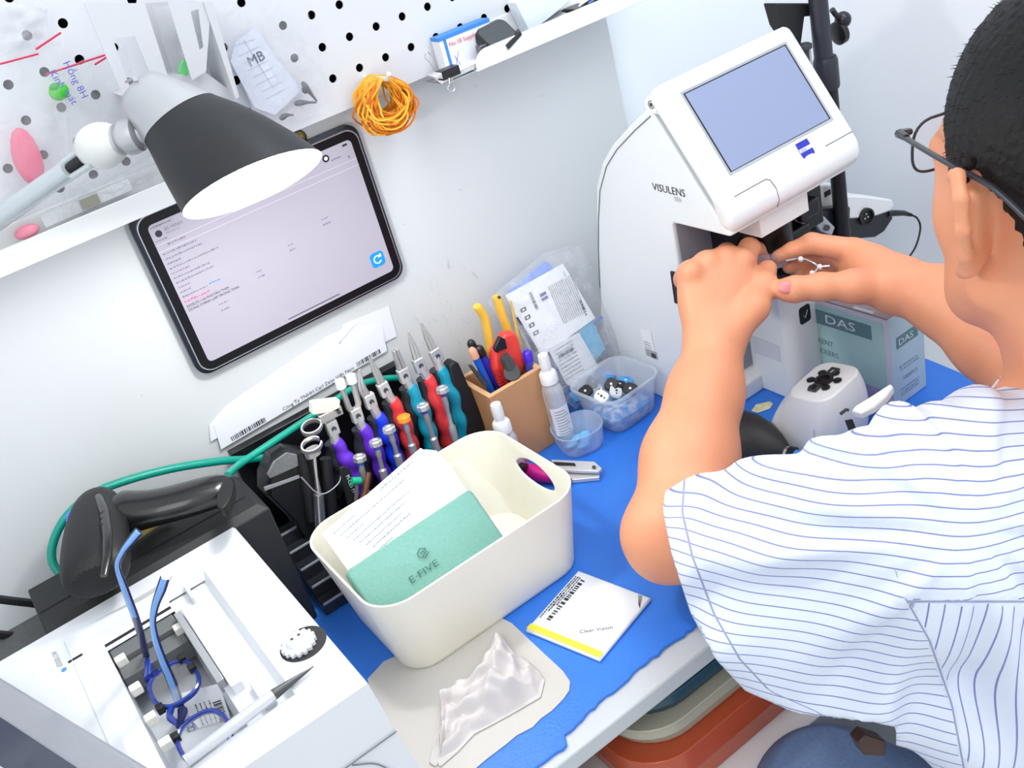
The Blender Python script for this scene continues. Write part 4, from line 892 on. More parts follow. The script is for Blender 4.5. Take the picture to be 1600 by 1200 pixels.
# ------------------------------------------------------------------ bag with courier labels, tub, bowl, bottles
eb = thing('courier_pouch', 'clear pouch with a white label sheet and blue cards leaning on the wall', 'pouch', (.56, -.05, T0))
def wp(px, py, t): # leaning plane: y from -.03 at the top to -.075 at the bottom
    return on(px, py, 1, t)
def lean(pxs, off=0):
    out = []
    for px, py in pxs:
        y = -.035
        for _ in range(6):
            p = on(px, py, 1, y+off); y = -.026-.30*max(0, .20-p[2])
        out.append(on(px, py, 1, y+off))
    return out
def sheetq(name, pxs, m, off, th=.0008, parent=eb):
    P_ = lean(pxs, off); return MB().loft([P_, [p+v3((0, th, 0)) for p in P_]]).build(name, m, parent, smooth=None)
sheetq('blue_card', ((795, 455), (852, 408), (862, 415), (900, 500), (830, 545)), mat('periwinkle_card', (128, 160, 236), .5), .004)
sheetq('cyan_card', ((905, 512), (925, 500), (946, 545), (925, 570), (880, 600)), mat('cyan_card', (96, 180, 220), .5), .003)
sheetq('label_sheet', ((790, 462), (880, 412), (930, 497), (847, 557), (820, 520)), PAPER, 0)
sheetq('lower_label', ((856, 545), (905, 520), (935, 572), (905, 610), (885, 600)), mat('label_grey', (222, 226, 234), .6), -.001)
BL_ = mat('violet_print', (70, 70, 150), .6)
TL_, TR_, BR_, BL4 = lean(((790, 462), (880, 412), (930, 497), (847, 557)), -.0006)
lu = unit(TR_-TL_); lv = unit(BR_-TR_); lv = unit(lv-lu*(lv@lu))
def lpp(px, py, off=-.0008): return lean(((px, py),), off)[0]
mb = MB(); barcode(mb, lpp(826, 458), lv, lu, .022, .004, 14)
for k in range(4): mb.box(lpp(818+6.5*k, 484+12*k), (.0075, .0002, .0052), None); 
for k in range(13): scribble(mb, lpp(856+2.9*k, 448+1.0*k-(k*2.5)), lv, lu, .050, .0011)
scribble(mb, lpp(880, 424), lv, lu, .006, .0014); scribble(mb, lpp(905, 470), lv, lu, .02, .003)
mb.build('label_print', INK, eb, smooth=None)
mb = MB()
for k in range(4): mb.box(lpp(818+6.5*k, 484+12*k, -.0012), (.0035, .0002, .0026), None)
mb.build('print_gap', PAPER, eb)
p0 = lpp(843, 460); mb = MB(); mb.add([p0, p0+lu*.009, p0+lu*.009+lv*.009, p0+lv*.009], [(0, 1, 2, 3)]); mb.build('emblem', mat('emblem_violet', (60, 50, 130), .5), eb, smooth=None)
mb = MB(); mb.add([p0+lv*.0038-Y*.0003, p0+lu*.009+lv*.0038-Y*.0003, p0+lu*.009+lv*.0052-Y*.0003, p0+lv*.0052-Y*.0003], [(0, 1, 2, 3)]); mb.build('emblem_band', PAPER, eb, smooth=None)
mb = MB(); barcode(mb, lpp(872, 555, -.002), lu, lv, .022, .005, 18)
for k in range(9): scribble(mb, lpp(866+2.2*k, 548+5.6*k, -.002), lu, lv, .028, .0012)
mb.build('lower_print', INK, eb, smooth=None)
rings = []
PB = lean(((760, 470), (850, 395), (905, 380), (955, 470), (965, 560), (900, 640), (850, 600)), -.006)
PF = lean(((775, 470), (860, 400), (905, 385), (955, 470), (975, 560), (905, 630), (850, 600)), .010)
c1 = np.mean(PB, 0); mb = MB(); mb.loft([[c1+(p-c1)*s_ for p in PB] for s_ in (.02, .4, .75, 1)]+[PF], cap=False); mb.build('clear_pouch', film('pouch_film', (236, 242, 250), .14, wrinkle=38), eb, smooth=70)
MB().tube(lean(((862, 590), (905, 530), (940, 495)), .006), .0016, 6).build('pouch_spine', mat('spine_blue', (60, 120, 220), .4), eb)
t2 = bag('plastic_bag', 'crumpled clear bag standing between the pouch and the lens meter', [(935, 395), (975, 400), (985, 560), (955, 575)], -.055, FILM2, .007)

PP = mat('frosted_plastic', (224, 232, 244), .25, alpha=.32, var=.02)
PPB = mat('frosted_blue', (206, 224, 248), .25, alpha=.38, var=.02)
def tubmesh(cx_, cy_, w0, h0, w1, h1, z0, z1, r0, r1, lip=.003, th=.0012, rot=0):
    R2 = np.array([[math.cos(rot), -math.sin(rot)], [math.sin(rot), math.cos(rot)]])
    def ring(w_, h_, r_, z): return [(cx_+(R2 @ (a, b))[0], cy_+(R2 @ (a, b))[1], z) for a, b in rrect(w_, h_, r_, 6)]
    L_ = [ring(w0*.9, h0*.9, r0*.8, z0), ring(w0, h0, r0, z0+.003), ring(w1, h1, r1, z1-.003), ring(w1+2*lip, h1+2*lip, r1+lip, z1-.0025), ring(w1+2*lip, h1+2*lip, r1+lip, z1), ring(w1-.5*th, h1-.5*th, r1, z1), ring(w0-2*th, h0-2*th, r0, z0+.004), ring(w0*.88, h0*.88, r0*.8, z0+.0025)]
    return MB().loft(L_)
tu = thing('clip_tub', 'square frosted food tub filled with lens blocks beside the lens meter', 'tub', (.562, -.13, T0))
tubmesh(.566, -.125, .066, .062, .082, .078, T0, .056, .014, .018, rot=math.radians(4)).build('tub_body', PP, tu, smooth=50)
blocks = (('pale blue', (72, 158, 228)), ('white', (236, 238, 240)), ('black', (26, 26, 30)))
spots = [((918, 590), 0, .5), ((950, 586), 0, .2), ((955, 601), 2, .9), ((930, 607), 1, .3), ((962, 612), 1, 1.2), ((915, 612), 2, .7), ((978, 596), 0, .4), ((968, 602), 2, .6), ((940, 620), 1, .1), ((902, 618), 0, .8), ((925, 598), 2, 1.1), ((985, 608), 2, .2)]
labs = ['bright blue lens block at the back corner of the pile in the tub', 'square blue lens block at the top of the pile in the tub', 'black lens block with a white dot on top of the pile', 'white lens block with three dark holes in the middle of the pile', 'white lens block near the lens meter side of the tub', 'black lens block low at the bowl side of the tub', 'blue lens block nearest the lens meter in the tub', 'black lens block half under the blue one in the tub', 'white lens block lowest at the front of the pile', 'blue lens block against the tub wall facing the bottle', 'black lens block sunk between blue and white ones', 'black lens block leaning on the tub corner']
for k, ((px, py), ci, rt) in enumerate(spots):
    zz = .030+.006*(k % 3); p = on(px, py, 2, zz); t = thing('lens_block', labs[k], 'lens block', p, 'lens blocks in the food tub')
    n_ = unit((.4*math.sin(k*2.1), -.5+.3*math.cos(k), 1)); u_ = unit(np.cross(n_, (math.cos(rt*2), math.sin(rt*2), 0))); w_ = np.cross(n_, u_)
    col = mat('block_'+('blue', 'white', 'black')[ci], blocks[ci][1], .4)
    pl_ = rrect(.017, .015, .0055, 4) if ci != 0 else rrect(.018, .015, .003, 3)
    MB().loft([[p+u_*a*s_+w_*b*s_+n_*h for a, b in pl_] for s_, h in ((.9, -.0025), (1, -.0015), (1, .0015), (.92, .0025))]).build('block_body', col, t, smooth=40)
    mb = MB(); mb.lathe([(.0016, 0), (.0016, .0004)], p+n_*.0024, n_, 12)
    if ci == 1:
        for s_ in (-1, 1): mb.lathe([(.0011, 0), (.0011, .0004)], p+n_*.0024+u_*.0045*s_, n_, 12)
    mb.build('hole', INK if ci == 1 else mat('dot_white', (236, 238, 240), .4), t)
t = thing('block_pile', 'mixed lens blocks under the top layer of the food tub', 'lens blocks', (.562, -.125, T0+.004)); t['kind'] = 'stuff'
MB().loft([[(.566+a*s_, -.125+b*s_, z) for a, b in rrect(.058, .054, .012, 5)] for s_, z in ((.92, T0+.003), (1, .012), (1.05, .020), (.8, .026))]).build('pile', mat('pile_mix', (60, 150, 220), .5, var=.5, scale=110, rgb2=(214, 218, 222), cramp=(.42, .58)), t)
bw = thing('frosted_bowl', 'small round frosted bowl with blue pads in front of the spray bottle', 'bowl', (.497, -.135, T0))
tubmesh(.4965, -.134, .050, .046, .058, .054, T0, .034, .018, .022, lip=.0006, rot=math.radians(-14)).build('bowl_body', PPB, bw, smooth=50)
for k, (dx, dy) in enumerate(((-.010, .004), (.006, -.004), (.012, .008), (-.004, -.012), (.002, .010))):
    o = MB().sphere((.4965+dx, -.134+dy, .011+.003*(k % 2)), (.0085, .006, .0028), 12).build('nose_pad', mat('pad_blue', (130, 200, 245), .25, alpha=.75)); tag(o, 'clear pale blue silicone pad lying in the frosted bowl', 'silicone pad', 'blue pads in the frosted bowl')
def bottle(lab, base, zcap, r, h):
    t = thing('spray_bottle', lab, 'bottle', base)
    CLR = film('clear_pet', (232, 238, 244), .28, rough=.08, wrinkle=12)
    b = v3(base)
    MB().lathe([(r*.9, 0), (r, .003), (r, h*.86), (r*.8, h*.95), (r*.5, h), (r*.5, h+.004)], b, (0, 0, 1), 28).build('bottle_body', CLR, t)
    MB().lathe([(r*.82, 0), (r*.82, .011), (r*.70, .0135), (r*.42, .0145), (r*.42, .020), (r*.36, .022)], b+v3((0, 0, h)), (0, 0, 1), 28).build('pump_collar', WHITEP, t)
    MB().lathe([(r*.50, 0), (r*.52, .012), (r*.46, .017), (r*.25, .0185)], b+v3((0, 0, h+.019)), (0, 0, 1), 24).build('nozzle', WHITEP, t)
    return t, b
c1 = on(790, 684, 1, -.125); t, b = bottle('small clear spray bottle with a white cap beside the wooden holder', (c1[0], -.125, T0), 0, .0125, .070)
c2 = on(872, 625, 1, -.120); t, b = bottle('clear spray bottle with a printed label standing behind the frosted bowl', (.490, -.112, T0), 0, .0125, .086)
mb = MB(); LB = [( .490+.0128*math.cos(a), -.112+.0128*math.sin(a)) for a in np.linspace(math.radians(200), math.radians(320), 12)]
mb.loft([[(x, y, .022) for x, y in LB], [(x, y, .060) for x, y in LB]], cap=False, closed=False); mb.build('label', mat('bottle_label', (232, 236, 242), .5), t)
mb = MB()
for k in range(9): mb.loft([[(.490+(x-.490)*1.02, -.112+(y+.112)*1.02, .024+.0038*k+dz) for x, y in LB[2:-2-(k % 3)]] for dz in (0, .0011)], cap=False, closed=False)
mb.build('label_print', mat('grey_ink', (0, 0, 0)), t)
# ------------------------------------------------------------------ tool rack, pliers, screwdrivers
tr = thing('tool_rack', 'black plastic tool rack behind the cream basket holding pliers', 'rack', (.28, -.06, T0))
RK = mat('rack_black', (20, 20, 24), .35, var=.15)
MB().boxb((.150, -.020, T0), (.362, -.008, .1545)).build('back_board', RK, tr, bevel=.001)
MB().boxb((.165, -.100, T0), (.405, -.022, .020)).build('rack_base', RK, tr, bevel=.002)
mb = MB()
for x in np.linspace(.20, .40, 9): mb.boxb((x, -.098, .020), (x+.003, -.024, .042))
mb.build('divider', RK, tr, bevel=.0006)
mb = MB(); mb.boxb((.200, -.100, .020), (.405, -.0965, .046)); mb.build('front_rail', mat('clear_grey', (120, 124, 132), .2, alpha=.6), tr)
# stepped comb at the open end
cm = thing('stepped_holder', 'dark glossy stepped holder between the black box and the basket', 'holder', (.16, -.09, T0))
CB = mat('comb_black', (38, 40, 48), .25, coat=.3, var=.2)
steps = [(453, 808), (462, 850), (468, 885), (480, 918)]
mb = MB()
for k in range(5):
    y0 = -.060-.017*k; z1 = .072-.0135*k
    mb.boxb((.148, y0-.017, T0), (.206, y0, z1)); 
mb.build('step', CB, cm, bevel=.0012)
mb = MB()
for k in range(5):
    y0 = -.060-.017*k; z1 = .072-.0135*k
    mb.boxb((.150, y0-.018, z1-.0004), (.200, y0-.0155, z1+.0012))
mb.build('step_edge', mat('edge_grey', (150, 152, 158), .3), cm)

def tpt(px, py, y=-.075): return on(px, py, 1, y)
def handle_mesh(a, b, r0, bumps=3, bend=None):
    a, b = v3(a), v3(b); pts_ = []; rs = []
    side = unit(np.cross(unit(b-a), HV))
    for t in np.linspace(0, 1, 26):
        p = a*(1-t)+b*t+side*(.004*math.sin(math.pi*t)+(.0012*math.sin(2*math.pi*bumps*t)))
        pts_.append(p); rs.append(r0*(.74+.26*min(1, t*4))*(1+.10*math.cos(2*math.pi*bumps*t))*(1 if t < .93 else .85-.4*(t-.93)/.07))
    return MB().tube(pts_, rs, 14, flat=.9)
COLS = {'red': (236, 62, 66), 'teal': (20, 160, 190), 'blue': (26, 66, 232), 'purple': (108, 52, 214)}
def plier(colour, tip, piv, top, bot, jaw, label, y=-.075, r0=.0094):
    t = thing('pliers', label, 'pliers', tpt(*bot, y), 'pliers in the black rack')
    T_, P_, A, B = tpt(*tip, y), tpt(*piv, y), tpt(*top, y), tpt(*bot, y)
    ax_ = unit(T_-P_); sd_ = unit(np.cross(ax_, (0, 1, 0)))
    H2 = v3((-.013, .012, 0))
    handle_mesh(A+H2*.35, B+H2*1.5, r0*.92).build('rear_handle', mat('grip_charcoal', (44, 46, 52), .5), t, smooth=60)
    handle_mesh(A, B, r0).build('handle', mat('grip_'+colour, COLS[colour], .3, coat=.2, var=.1), t, smooth=60)
    # joint block
    Rm = np.stack([sd_, v3((0, 1, 0)), ax_], 1)
    Rm = Rm if np.linalg.det(Rm) > 0 else np.stack([-sd_, v3((0, 1, 0)), ax_], 1)
    jc = P_*.45+A*.55
    mb = MB(); mb.box(P_, (.0125, .008, .017), Rm); mb.tube([P_, A+(A-P_)*.1], [.0055, .0050], 10); mb.build('joint', mat('satin_plate', (206, 206, 208), .25, metal=.45), t, bevel=.0012)
    mb = MB(); mb.lathe([(.0028, 0), (.0028, .0008), (.001, .0010)], P_-v3((0, .0042, 0)), (0, -1, 0), 14); mb.build('rivet', DARKG, t)
    n = 12; m = mat('jaw_steel', (196, 194, 192), .25, metal=.6)
    if jaw == 'needle':
        for s_ in (-1, 1): MB().tube([P_+ax_*.006+sd_*s_*.0022, P_*.4+T_*.6+sd_*s_*.0018, T_+sd_*s_*.0005], [.0032, .0024, .0007], 8).build('jaw', m, t)
    elif jaw == 'curved':
        for s_ in (-1, 1): MB().tube(smooth_path([P_+sd_*s_*.002, P_*.5+T_*.5-sd_*.0045*(1 if sd_[0] > 0 else -1)+sd_*s_*.0018, T_+sd_*s_*.0006], 6), [.0034]*7+[.0028, .0025, .0021, .0017, .0013, .001], 8).build('jaw', m, t)
    elif jaw == 'flat':
        for s_ in (-1, 1):
            o_ = sd_*s_*.0026
            MB().loft([[P_+ax_*.006+o_+sd_*a+v3((0, b, 0)) for a, b in ((-.0024, -.0035), (.0024, -.0035), (.0024, .0035), (-.0024, .0035))], [T_+o_*.7+sd_*a+v3((0, b, 0)) for a, b in ((-.0015, -.003), (.0015, -.003), (.0015, .003), (-.0015, .003))]]).build('jaw', m, t, bevel=.0006)
    elif jaw == 'nylon':
        for s_ in (-1, 1):
            o_ = sd_*s_*.0065
            MB().tube([P_+ax_*.004+o_*.3, P_+ax_*.012+o_*.9, T_+o_-ax_*.004], [.004, .0035, .003], 8).build('jaw', m, t)
            MB().cyl(T_+o_-ax_*.006, T_+o_+ax_*.003, .0052, n=16).build('nylon_pad', mat('nylon_white', (240, 242, 240), .4), t)
    elif jaw == 'block':
        mb = MB(); mb.box(T_, (.030, .012, .013), Rm @ np.array(Matrix.Rotation(.35, 3, 'Y'))); mb.build('nylon_block', mat('nylon_cream', (232, 230, 214), .45), t, bevel=.0015)
        mb = MB(); mb.box(T_*.6+P_*.4+v3((.002, -.003, 0)), (.026, .006, .010), Rm); mb.tube([P_, T_], .004, 8); mb.build('jaw', m, t, bevel=.001)
        mb = MB(); mb.lathe([(.002, 0), (.002, .001)], T_*.6+P_*.4+v3((.010, -.007, 0)), (0, -1, 0), 12); mb.build('jaw_screw', DARKG, t)
    elif jaw == 'ring':
        for s_, dz in ((1, .006), (-1, -.008)):
            c_ = T_+ax_*dz; mb = MB()
            P2 = [c_+unit(np.cross(ax_, sd_))*.0082*math.sin(a)+sd_*.0098*math.cos(a) for a in np.linspace(-2.6, 2.6, 22)]
            mb.tube(P2, .0018, 6, flat=2.0, up=ax_); mb.build('ring_jaw', m, t)
        MB().tube([T_-ax_*.01, P_], [.004, .0035], 8).build('neck', m, t)
    return t
plier('purple', (507, 634), (519, 668), (524, 690), (560, 775), 'block', 'purple handled pliers with a wide cream nylon block jaw')
plier('purple', (540, 594), (557, 648), (566, 668), (606, 772), 'nylon', 'purple handled pliers with two round white nylon pads', -.070)
plier('blue', (562, 577), (578, 626), (590, 650), (624, 745), 'curved', 'bright blue handled pliers with curved silver jaws', -.068)
plier('red', (577, 558), (600, 608), (613, 626), (646, 722), 'needle', 'red handled pliers between the blue and teal pairs', -.066)
plier('teal', (617, 546), (631, 586), (640, 604), (676, 705), 'flat', 'teal handled pliers with straight flat jaws between the two red pairs', -.064)
plier('red', (638, 520), (655, 570), (667, 590), (700, 700), 'needle', 'red handled pliers between the two teal pairs', -.062)
plier('teal', (658, 505), (681, 555), (687, 576), (722, 690), 'needle', 'teal handled pliers next to the black sheath at the rack end', -.058)
# black tools at the rack's open end
bt = thing('black_pliers', 'black handled tool with two silver ring jaws at the rack end', 'pliers', tpt(490, 800, -.09))
m = mat('jaw_steel', (0, 0, 0))
for k, ((px, py), yy) in enumerate((((487, 668), -.080), ((487, 696), -.094))):
    c_ = tpt(px, py, yy)
    mb = MB()
    rg = [c_+X*.0105*math.cos(a)+v3((0, .8, .45))*.0085*math.sin(a) for a in np.linspace(.3 if k else -.2, 2*math.pi-.3, 26)]
    mb.tube(rg, .0016, 6, flat=2.6, up=(0, -.5, .85)); mb.build('ring_jaw', m, bt)
c_ = tpt(487, 704, -.095)
MB().loft([[c_+X*.0085*math.cos(a)+Y*.006*math.sin(a)+Z*h for a in np.linspace(0, 2*math.pi, 14, endpoint=False)] for h in (-.006, .002)]).build('socket', m, bt)
MB().tube([c_-Z*.006, tpt(494, 745, -.098), tpt(498, 772, -.10)], [.0026, .0018, .0036], 10).build('shaft', STEEL, bt)
MB().tube([tpt(498, 772, -.10), tpt(501, 825, -.102), tpt(497, 850, -.103)], [.0058, .0058, .005], 14).build('sleeve', STEEL, bt)
for (pa, pb) in (((470, 706), (488, 812)), ((508, 716), (520, 812))): MB().tube([tpt(*pa, -.086), tpt((pa[0]+pb[0])/2, (pa[1]+pb[1])/2, -.088), tpt(*pb, -.09)], [.006, .0068, .0065], 12).build('handle', BLACKM, bt)
MB().tube(smooth_path([tpt(470, 745, -.10), tpt(500, 772, -.108), tpt(528, 756, -.104), tpt(533, 735, -.10)], 6), .0008, 6).build('wire_loop', STEEL, bt)
# big black scoop with a textured pad
sc = thing('black_clamp', 'chunky black plastic clamp with a textured grey pad beside the black box', 'clamp', tpt(445, 760, -.085))
P_ = [tpt(px, py, -.075) for px, py in ((424, 716), (448, 702), (478, 706), (492, 716), (500, 760), (520, 840), (480, 850), (455, 812), (412, 770), (412, 745))]
MB().loft([[np.mean(P_, 0)+(p-np.mean(P_, 0))*s_+v3((0, h, 0)) for p in P_] for s_, h in ((.92, -.012), (1, -.006), (1, .020))]).build('clamp_body', BLACKP, sc, bevel=.0015)
P_ = [tpt(px, py, -.0885) for px, py in ((428, 722), (448, 708), (474, 712), (470, 727), (422, 748), (418, 742))]; MB().loft([P_, [p+v3((0, .003, 0)) for p in P_]]).build('grip_pad', mat('pad_grey', (96, 98, 100), .7, bump=.8, bscale=500, rgb2=(130, 132, 134)), sc, bevel=.0006)
P_ = [tpt(px, py, -.0885) for px, py in ((413, 762), (470, 742), (471, 746), (414, 767))]; MB().loft([P_, [p+v3((0, .002, 0)) for p in P_]]).build('trim_line', mat('edge_grey', (0, 0, 0)), sc)
# black marker style tool with white lettering, brown stick, green cap
t = thing('black_tweezers', 'black tweezers with white lettering among the screwdrivers', 'tweezers', tpt(545, 775, -.10))
P_ = [tpt(px, py, -.106) for px, py in ((531, 732), (538, 729), (547, 733), (566, 792), (560, 810), (548, 806))]; MB().loft([P_, [p+v3((0, .004, 0)) for p in P_]]).build('tweezer_arm', BLACKM, t, bevel=.0008)
mb = MB(); dv = unit(tpt(556, 780, -.1065)-tpt(541, 745, -.1065)); text(mb, 'PI-CE3 M', tpt(540, 744, -.1072), dv, np.cross(dv, (0, 1, 0)), .0058); mb.build('lettering', mat('mark_white', (0, 0, 0)), t, smooth=None)
o = MB().tube([tpt(576, 738, -.10), tpt(570, 770, -.106), tpt(562, 800, -.108)], [.003, .004, .0042], 10).build('cuticle_stick', mat('brown_wood', (104, 66, 40), .5)); tag(o, 'brown wooden stick leaning against the purple pliers', 'stick')
t = thing('green_driver', 'small screwdriver with a green cap beside the black tweezers', 'screwdriver', tpt(562, 760, -.105))
MB().tube([tpt(549, 752, -.108), tpt(563, 751, -.108)], [.0045, .0042], 14).build('cap', mat('cap_green', (20, 170, 130), .35), t); MB().tube([tpt(557, 756, -.108), tpt(556, 800, -.112)], .0022, 8).build('shaft', STEEL, t)
def driver(cap, foot, label, y, capm=None, ring=None, r=.0074):
    C_ = tpt(*cap, y); F_ = tpt(*foot, y-.004); u = unit(C_-F_); L_ = np.linalg.norm(C_-F_)
    t = thing('screwdriver', label, 'screwdriver', F_, 'screwdrivers in front of the pliers')
    MB().lathe([(r*.8, -.0035), (r, -.0025), (r, .0025), (r*.85, .0035), (r*.55, .0036), (r*.5, .0026)], C_, u, 8 if capm is None else 24).build('cap', capm or mat('chrome', (222, 222, 224), .18, metal=.7), t, smooth=30)
    MB().lathe([(.0034, 0), (.0034, .004)], C_-u*.0075, u, 16).build('colour_ring', mat('ring_'+(ring or 'blue'), {'blue': (60, 110, 200), 'grey': (150, 150, 156), 'violet': (90, 60, 170)}[ring or 'blue'], .4), t)
    MB().lathe([(.0042, 0), (.0044, L_*.30), (.0026, L_*.34), (.0024, L_*.62), (.0036, L_*.72), (.0030, L_-.007)], F_, u, 16).build('shaft', mat('shaft_grey', (176, 178, 182), .3, metal=.55), t)
driver((562, 716), (576, 790), 'silver capped screwdriver in front of the first purple pliers', -.098)
driver((587, 692), (602, 752), 'silver capped screwdriver in front of the second purple pliers', -.094)
driver((608, 671), (626, 728), 'silver capped screwdriver in front of the blue pliers', -.092, ring='grey')
driver((631, 654), (648, 712), 'screwdriver with a flat orange cap in front of the red pliers', -.090, mat('cap_orange', (250, 150, 40), .35), 'grey')
driver((661, 636), (684, 706), 'silver capped screwdriver standing before the teal flat pliers', -.086, ring='violet')
driver((691, 609), (712, 690), 'silver capped screwdriver nearest the black sheath', -.080, ring='violet')
t = thing('black_sheath', 'tall black flat case standing between the pliers and the wooden holder', 'case', tpt(735, 660, -.07))
P_ = [tpt(px, py, -.066) for px, py in ((702, 572), (710, 564), (718, 568), (760, 664), (758, 684), (728, 700), (722, 688))]
MB().loft([[p+v3((0, h, 0)) for p in P_] for h in (0, .016)]).build('sheath', mat('sheath_black', (24, 24, 30), .6), t, bevel=.003, seg=3)

# ------------------------------------------------------------------ black box, scanner, cables
bb = thing('black_printer', 'black box-shaped printer behind the white tracer with a scanner on top', 'printer', (.035, -.12, T0))
BX = mat('printer_black', (31, 32, 35), .6, var=.12, scale=30, bump=.2, bscale=500)
xl, xr, yf_, yr, zt = -.074, .141, -.150, -.072, .160
MB().loft([[(xl, yf_, T0), (xr, yf_+.012, T0), (xr, yr, T0), (xl, yr, T0)], [(xl, yf_, zt-.006), (xr, yf_, zt-.006), (xr, yr, zt-.006), (xl, yr, zt-.006)], [(xl, yf_+.008, zt), (xr-.006, yf_+.008, zt), (xr-.006, yr, zt), (xl, yr, zt)]]).build('casing', BX, bb, bevel=.0015)
MB().boxb((xl+.002, yf_+.030, zt), (xr-.012, yf_+.0312, zt+.0006)).build('lid_seam', BLACKM, bb)
scn = thing('barcode_scanner', 'black handheld barcode scanner lying on the black printer', 'scanner', on(200, 820, 2, .185))
SC = mat('scanner_black', (17, 17, 19), .28, coat=.3, var=.08); SC2 = mat('scanner_rubber', (11, 11, 14), .55)
# handle: from the tail (green cable) to the head
hp = [(364, 764, .186), (345, 765, .187), (310, 775, .190), (270, 787, .192), (235, 795, .194), (205, 800, .195), (180, 803, .195)]
hr = [(.0155, .012), (.019, .014), (.021, .015), (.0205, .015), (.0205, .0155), (.0225, .018), (.026, .022)]
mb = MB(); rings = []
for k, ((px, py, z), (ra, rb_)) in enumerate(zip(hp, hr)):
    p = on(px, py, 2, z); q = on(*(hp[min(k+1, 6)][:2]), 2, hp[min(k+1, 6)][2]); q0 = on(*(hp[max(k-1, 0)][:2]), 2, hp[max(k-1, 0)][2]); d_ = unit(q-q0); s_ = unit(np.cross(d_, Z)); u_ = np.cross(s_, d_)
    rings.append([p+s_*ra*math.cos(a)+u_*rb_*math.sin(a) for a in np.linspace(0, 2*math.pi, 28, endpoint=False)])
mb.loft(rings); mb.build('handle', SC, scn, smooth=60, sub=1)
hd = [(146, 775, .198, .014, .010), (147, 785, .199, .020, .016), (147, 805, .200, .026, .020), (146, 835, .200, .029, .021), (145, 870, .199, .030, .021), (146, 895, .197, .029, .020), (148, 912, .194, .025, .017)]
rings = []
for k, (px, py, z, ra, rb_) in enumerate(hd):
    p = on(px+4, py, 2, z); d_ = unit(on(146, 900, 2, .197)-on(146, 790, 2, .197)); s_ = unit(np.cross(d_, Z)); u_ = np.cross(s_, d_)
    rings.append([p+s_*ra*1.02*math.cos(a)+u_*rb_*math.sin(a) for a in np.linspace(0, 2*math.pi, 28, endpoint=False)])
MB().loft(rings).build('head', SC2, scn, smooth=60, sub=1)
P_ = [on(px, py, 2, .216) for px, py in ((143, 768), (152, 770), (163, 790), (171, 830), (172, 870), (166, 905), (158, 918), (150, 905), (160, 870), (158, 830), (151, 795), (138, 778))]
MB().tube([on(px, py, 2, z) for px, py, z in ((142, 771, .208), (154, 778, .216), (163, 800, .219), (168, 835, .220), (168, 870, .219), (162, 900, .214))], [.003, .0042, .0045, .0045, .0042, .003], 10, flat=.7).build('head_ridge', SC, scn, smooth=60)
mb = MB()
for k in range(3): mb.tube([on(157, 803+9*k, 2, .2215), on(163, 800+9*k, 2, .2210)], .0014, 6)
mb.build('vent_slot', mat('black_hole', (8, 8, 10), .6), scn)
mb = MB(); mb.tube([on(109, 800, 2, .198), on(106, 812, 2, .198), on(106, 821, 2, .197)], .0016, 6); mb.build('blue_light', mat('blue_led', (60, 70, 255), .3, emit=1.5), scn)
tc_ = on(352, 772, 2, .2005)
MB().loft([[tc_+unit(on(365, 745, 2, .2)-on(340, 800, 2, .2))*.021*math.cos(a)+unit(on(360, 780, 2, .2)-on(345, 765, 2, .2))*.0125*math.sin(a)+Z*h for a in np.linspace(0, 2*math.pi, 26, endpoint=False)] for h in (-.008, .0015)]).build('end_cap', SC2, scn, bevel=.001)
MB().tube([on(190, 880, 2, .18), on(187, 850, 2, .182), on(196, 840, 2, .184)], [.006, .007, .004], 12).build('trigger', mat('trigger_grey', (84, 86, 90), .3), scn)
MB().tube(smooth_path([on(188, 855, 2, .168), on(215, 838, 2, .166), on(250, 815, 2, .166), on(262, 812, 2, .167)], 5), .0032, 8).build('yellow_strip', mat('dull_yellow', (214, 196, 96), .5), scn)
cb = thing('teal_cable', 'thick teal green cable looping from the scanner round to the pliers', 'cable', on(355, 742, 2, .185))
pts_ = [on(355, 743, 2, .188), on(375, 725, 1, -.075), on(430, 688, 1, -.060), on(480, 655, 1, -.050), on(520, 628, 1, -.044), on(560, 602, 1, -.036), on(600, 592, 1, -.030), on(632, 590, 1, -.026)]
TC_ = mat('cable_teal', (0, 152, 132), .35, var=.08)
MB().tube(smooth_path(pts_, 8), .0037, 12).build('cord', TC_, cb)
pts_ = [on(430, 714, 1, -.030), on(380, 718, 1, -.030), on(340, 721, 1, -.032), on(270, 732, 1, -.034), (on(200, 750, 1, -.034)), on(145, 772, 1, -.036), on(105, 806, 1, -.038), on(84, 845, 1, -.040), on(82, 878, 1, -.045), on(100, 905, 1, -.055)]
MB().tube(smooth_path(pts_, 8), .0042, 12).build('cord', TC_, cb)
for k, (P_, lab) in enumerate(((((-20, 934), (20, 939), (60, 944), (80, 950)), 'upper black cable running behind the printer at the frame edge'), (((-20, 990), (15, 993), (50, 998), (70, 1010)), 'lower black cable under the printer corner'), (((450, 845), (465, 868), (495, 892), (510, 905)), 'thin black cable curling from the stepped holder to the basket'), (((488, 930), (505, 935), (520, 942)), 'short black cable on the blue mat beside the basket'))):
    pp_ = [on(px, py, 1, -.05) if k < 2 else (on(px, py, 2, .03-.01*j) if k == 2 else on(px, py, 2, T0+.003)) for j, (px, py) in enumerate(P_)]
    o = MB().tube(smooth_path(pp_, 6), .0042 if k < 2 else .0022, 8).build('black_cable', BLACKP); tag(o, lab, 'cable')
o = MB().boxb((-.16, -.12, T0)if 0 else (-.13, -.150, T0), (-.076, -.040, .115)).build('grey_block', mat('speckled_grey', (96, 98, 100), .7, var=.4, scale=200), None, bevel=.003); tag(o, 'dark speckled grey block between the printer and the wall', 'block')

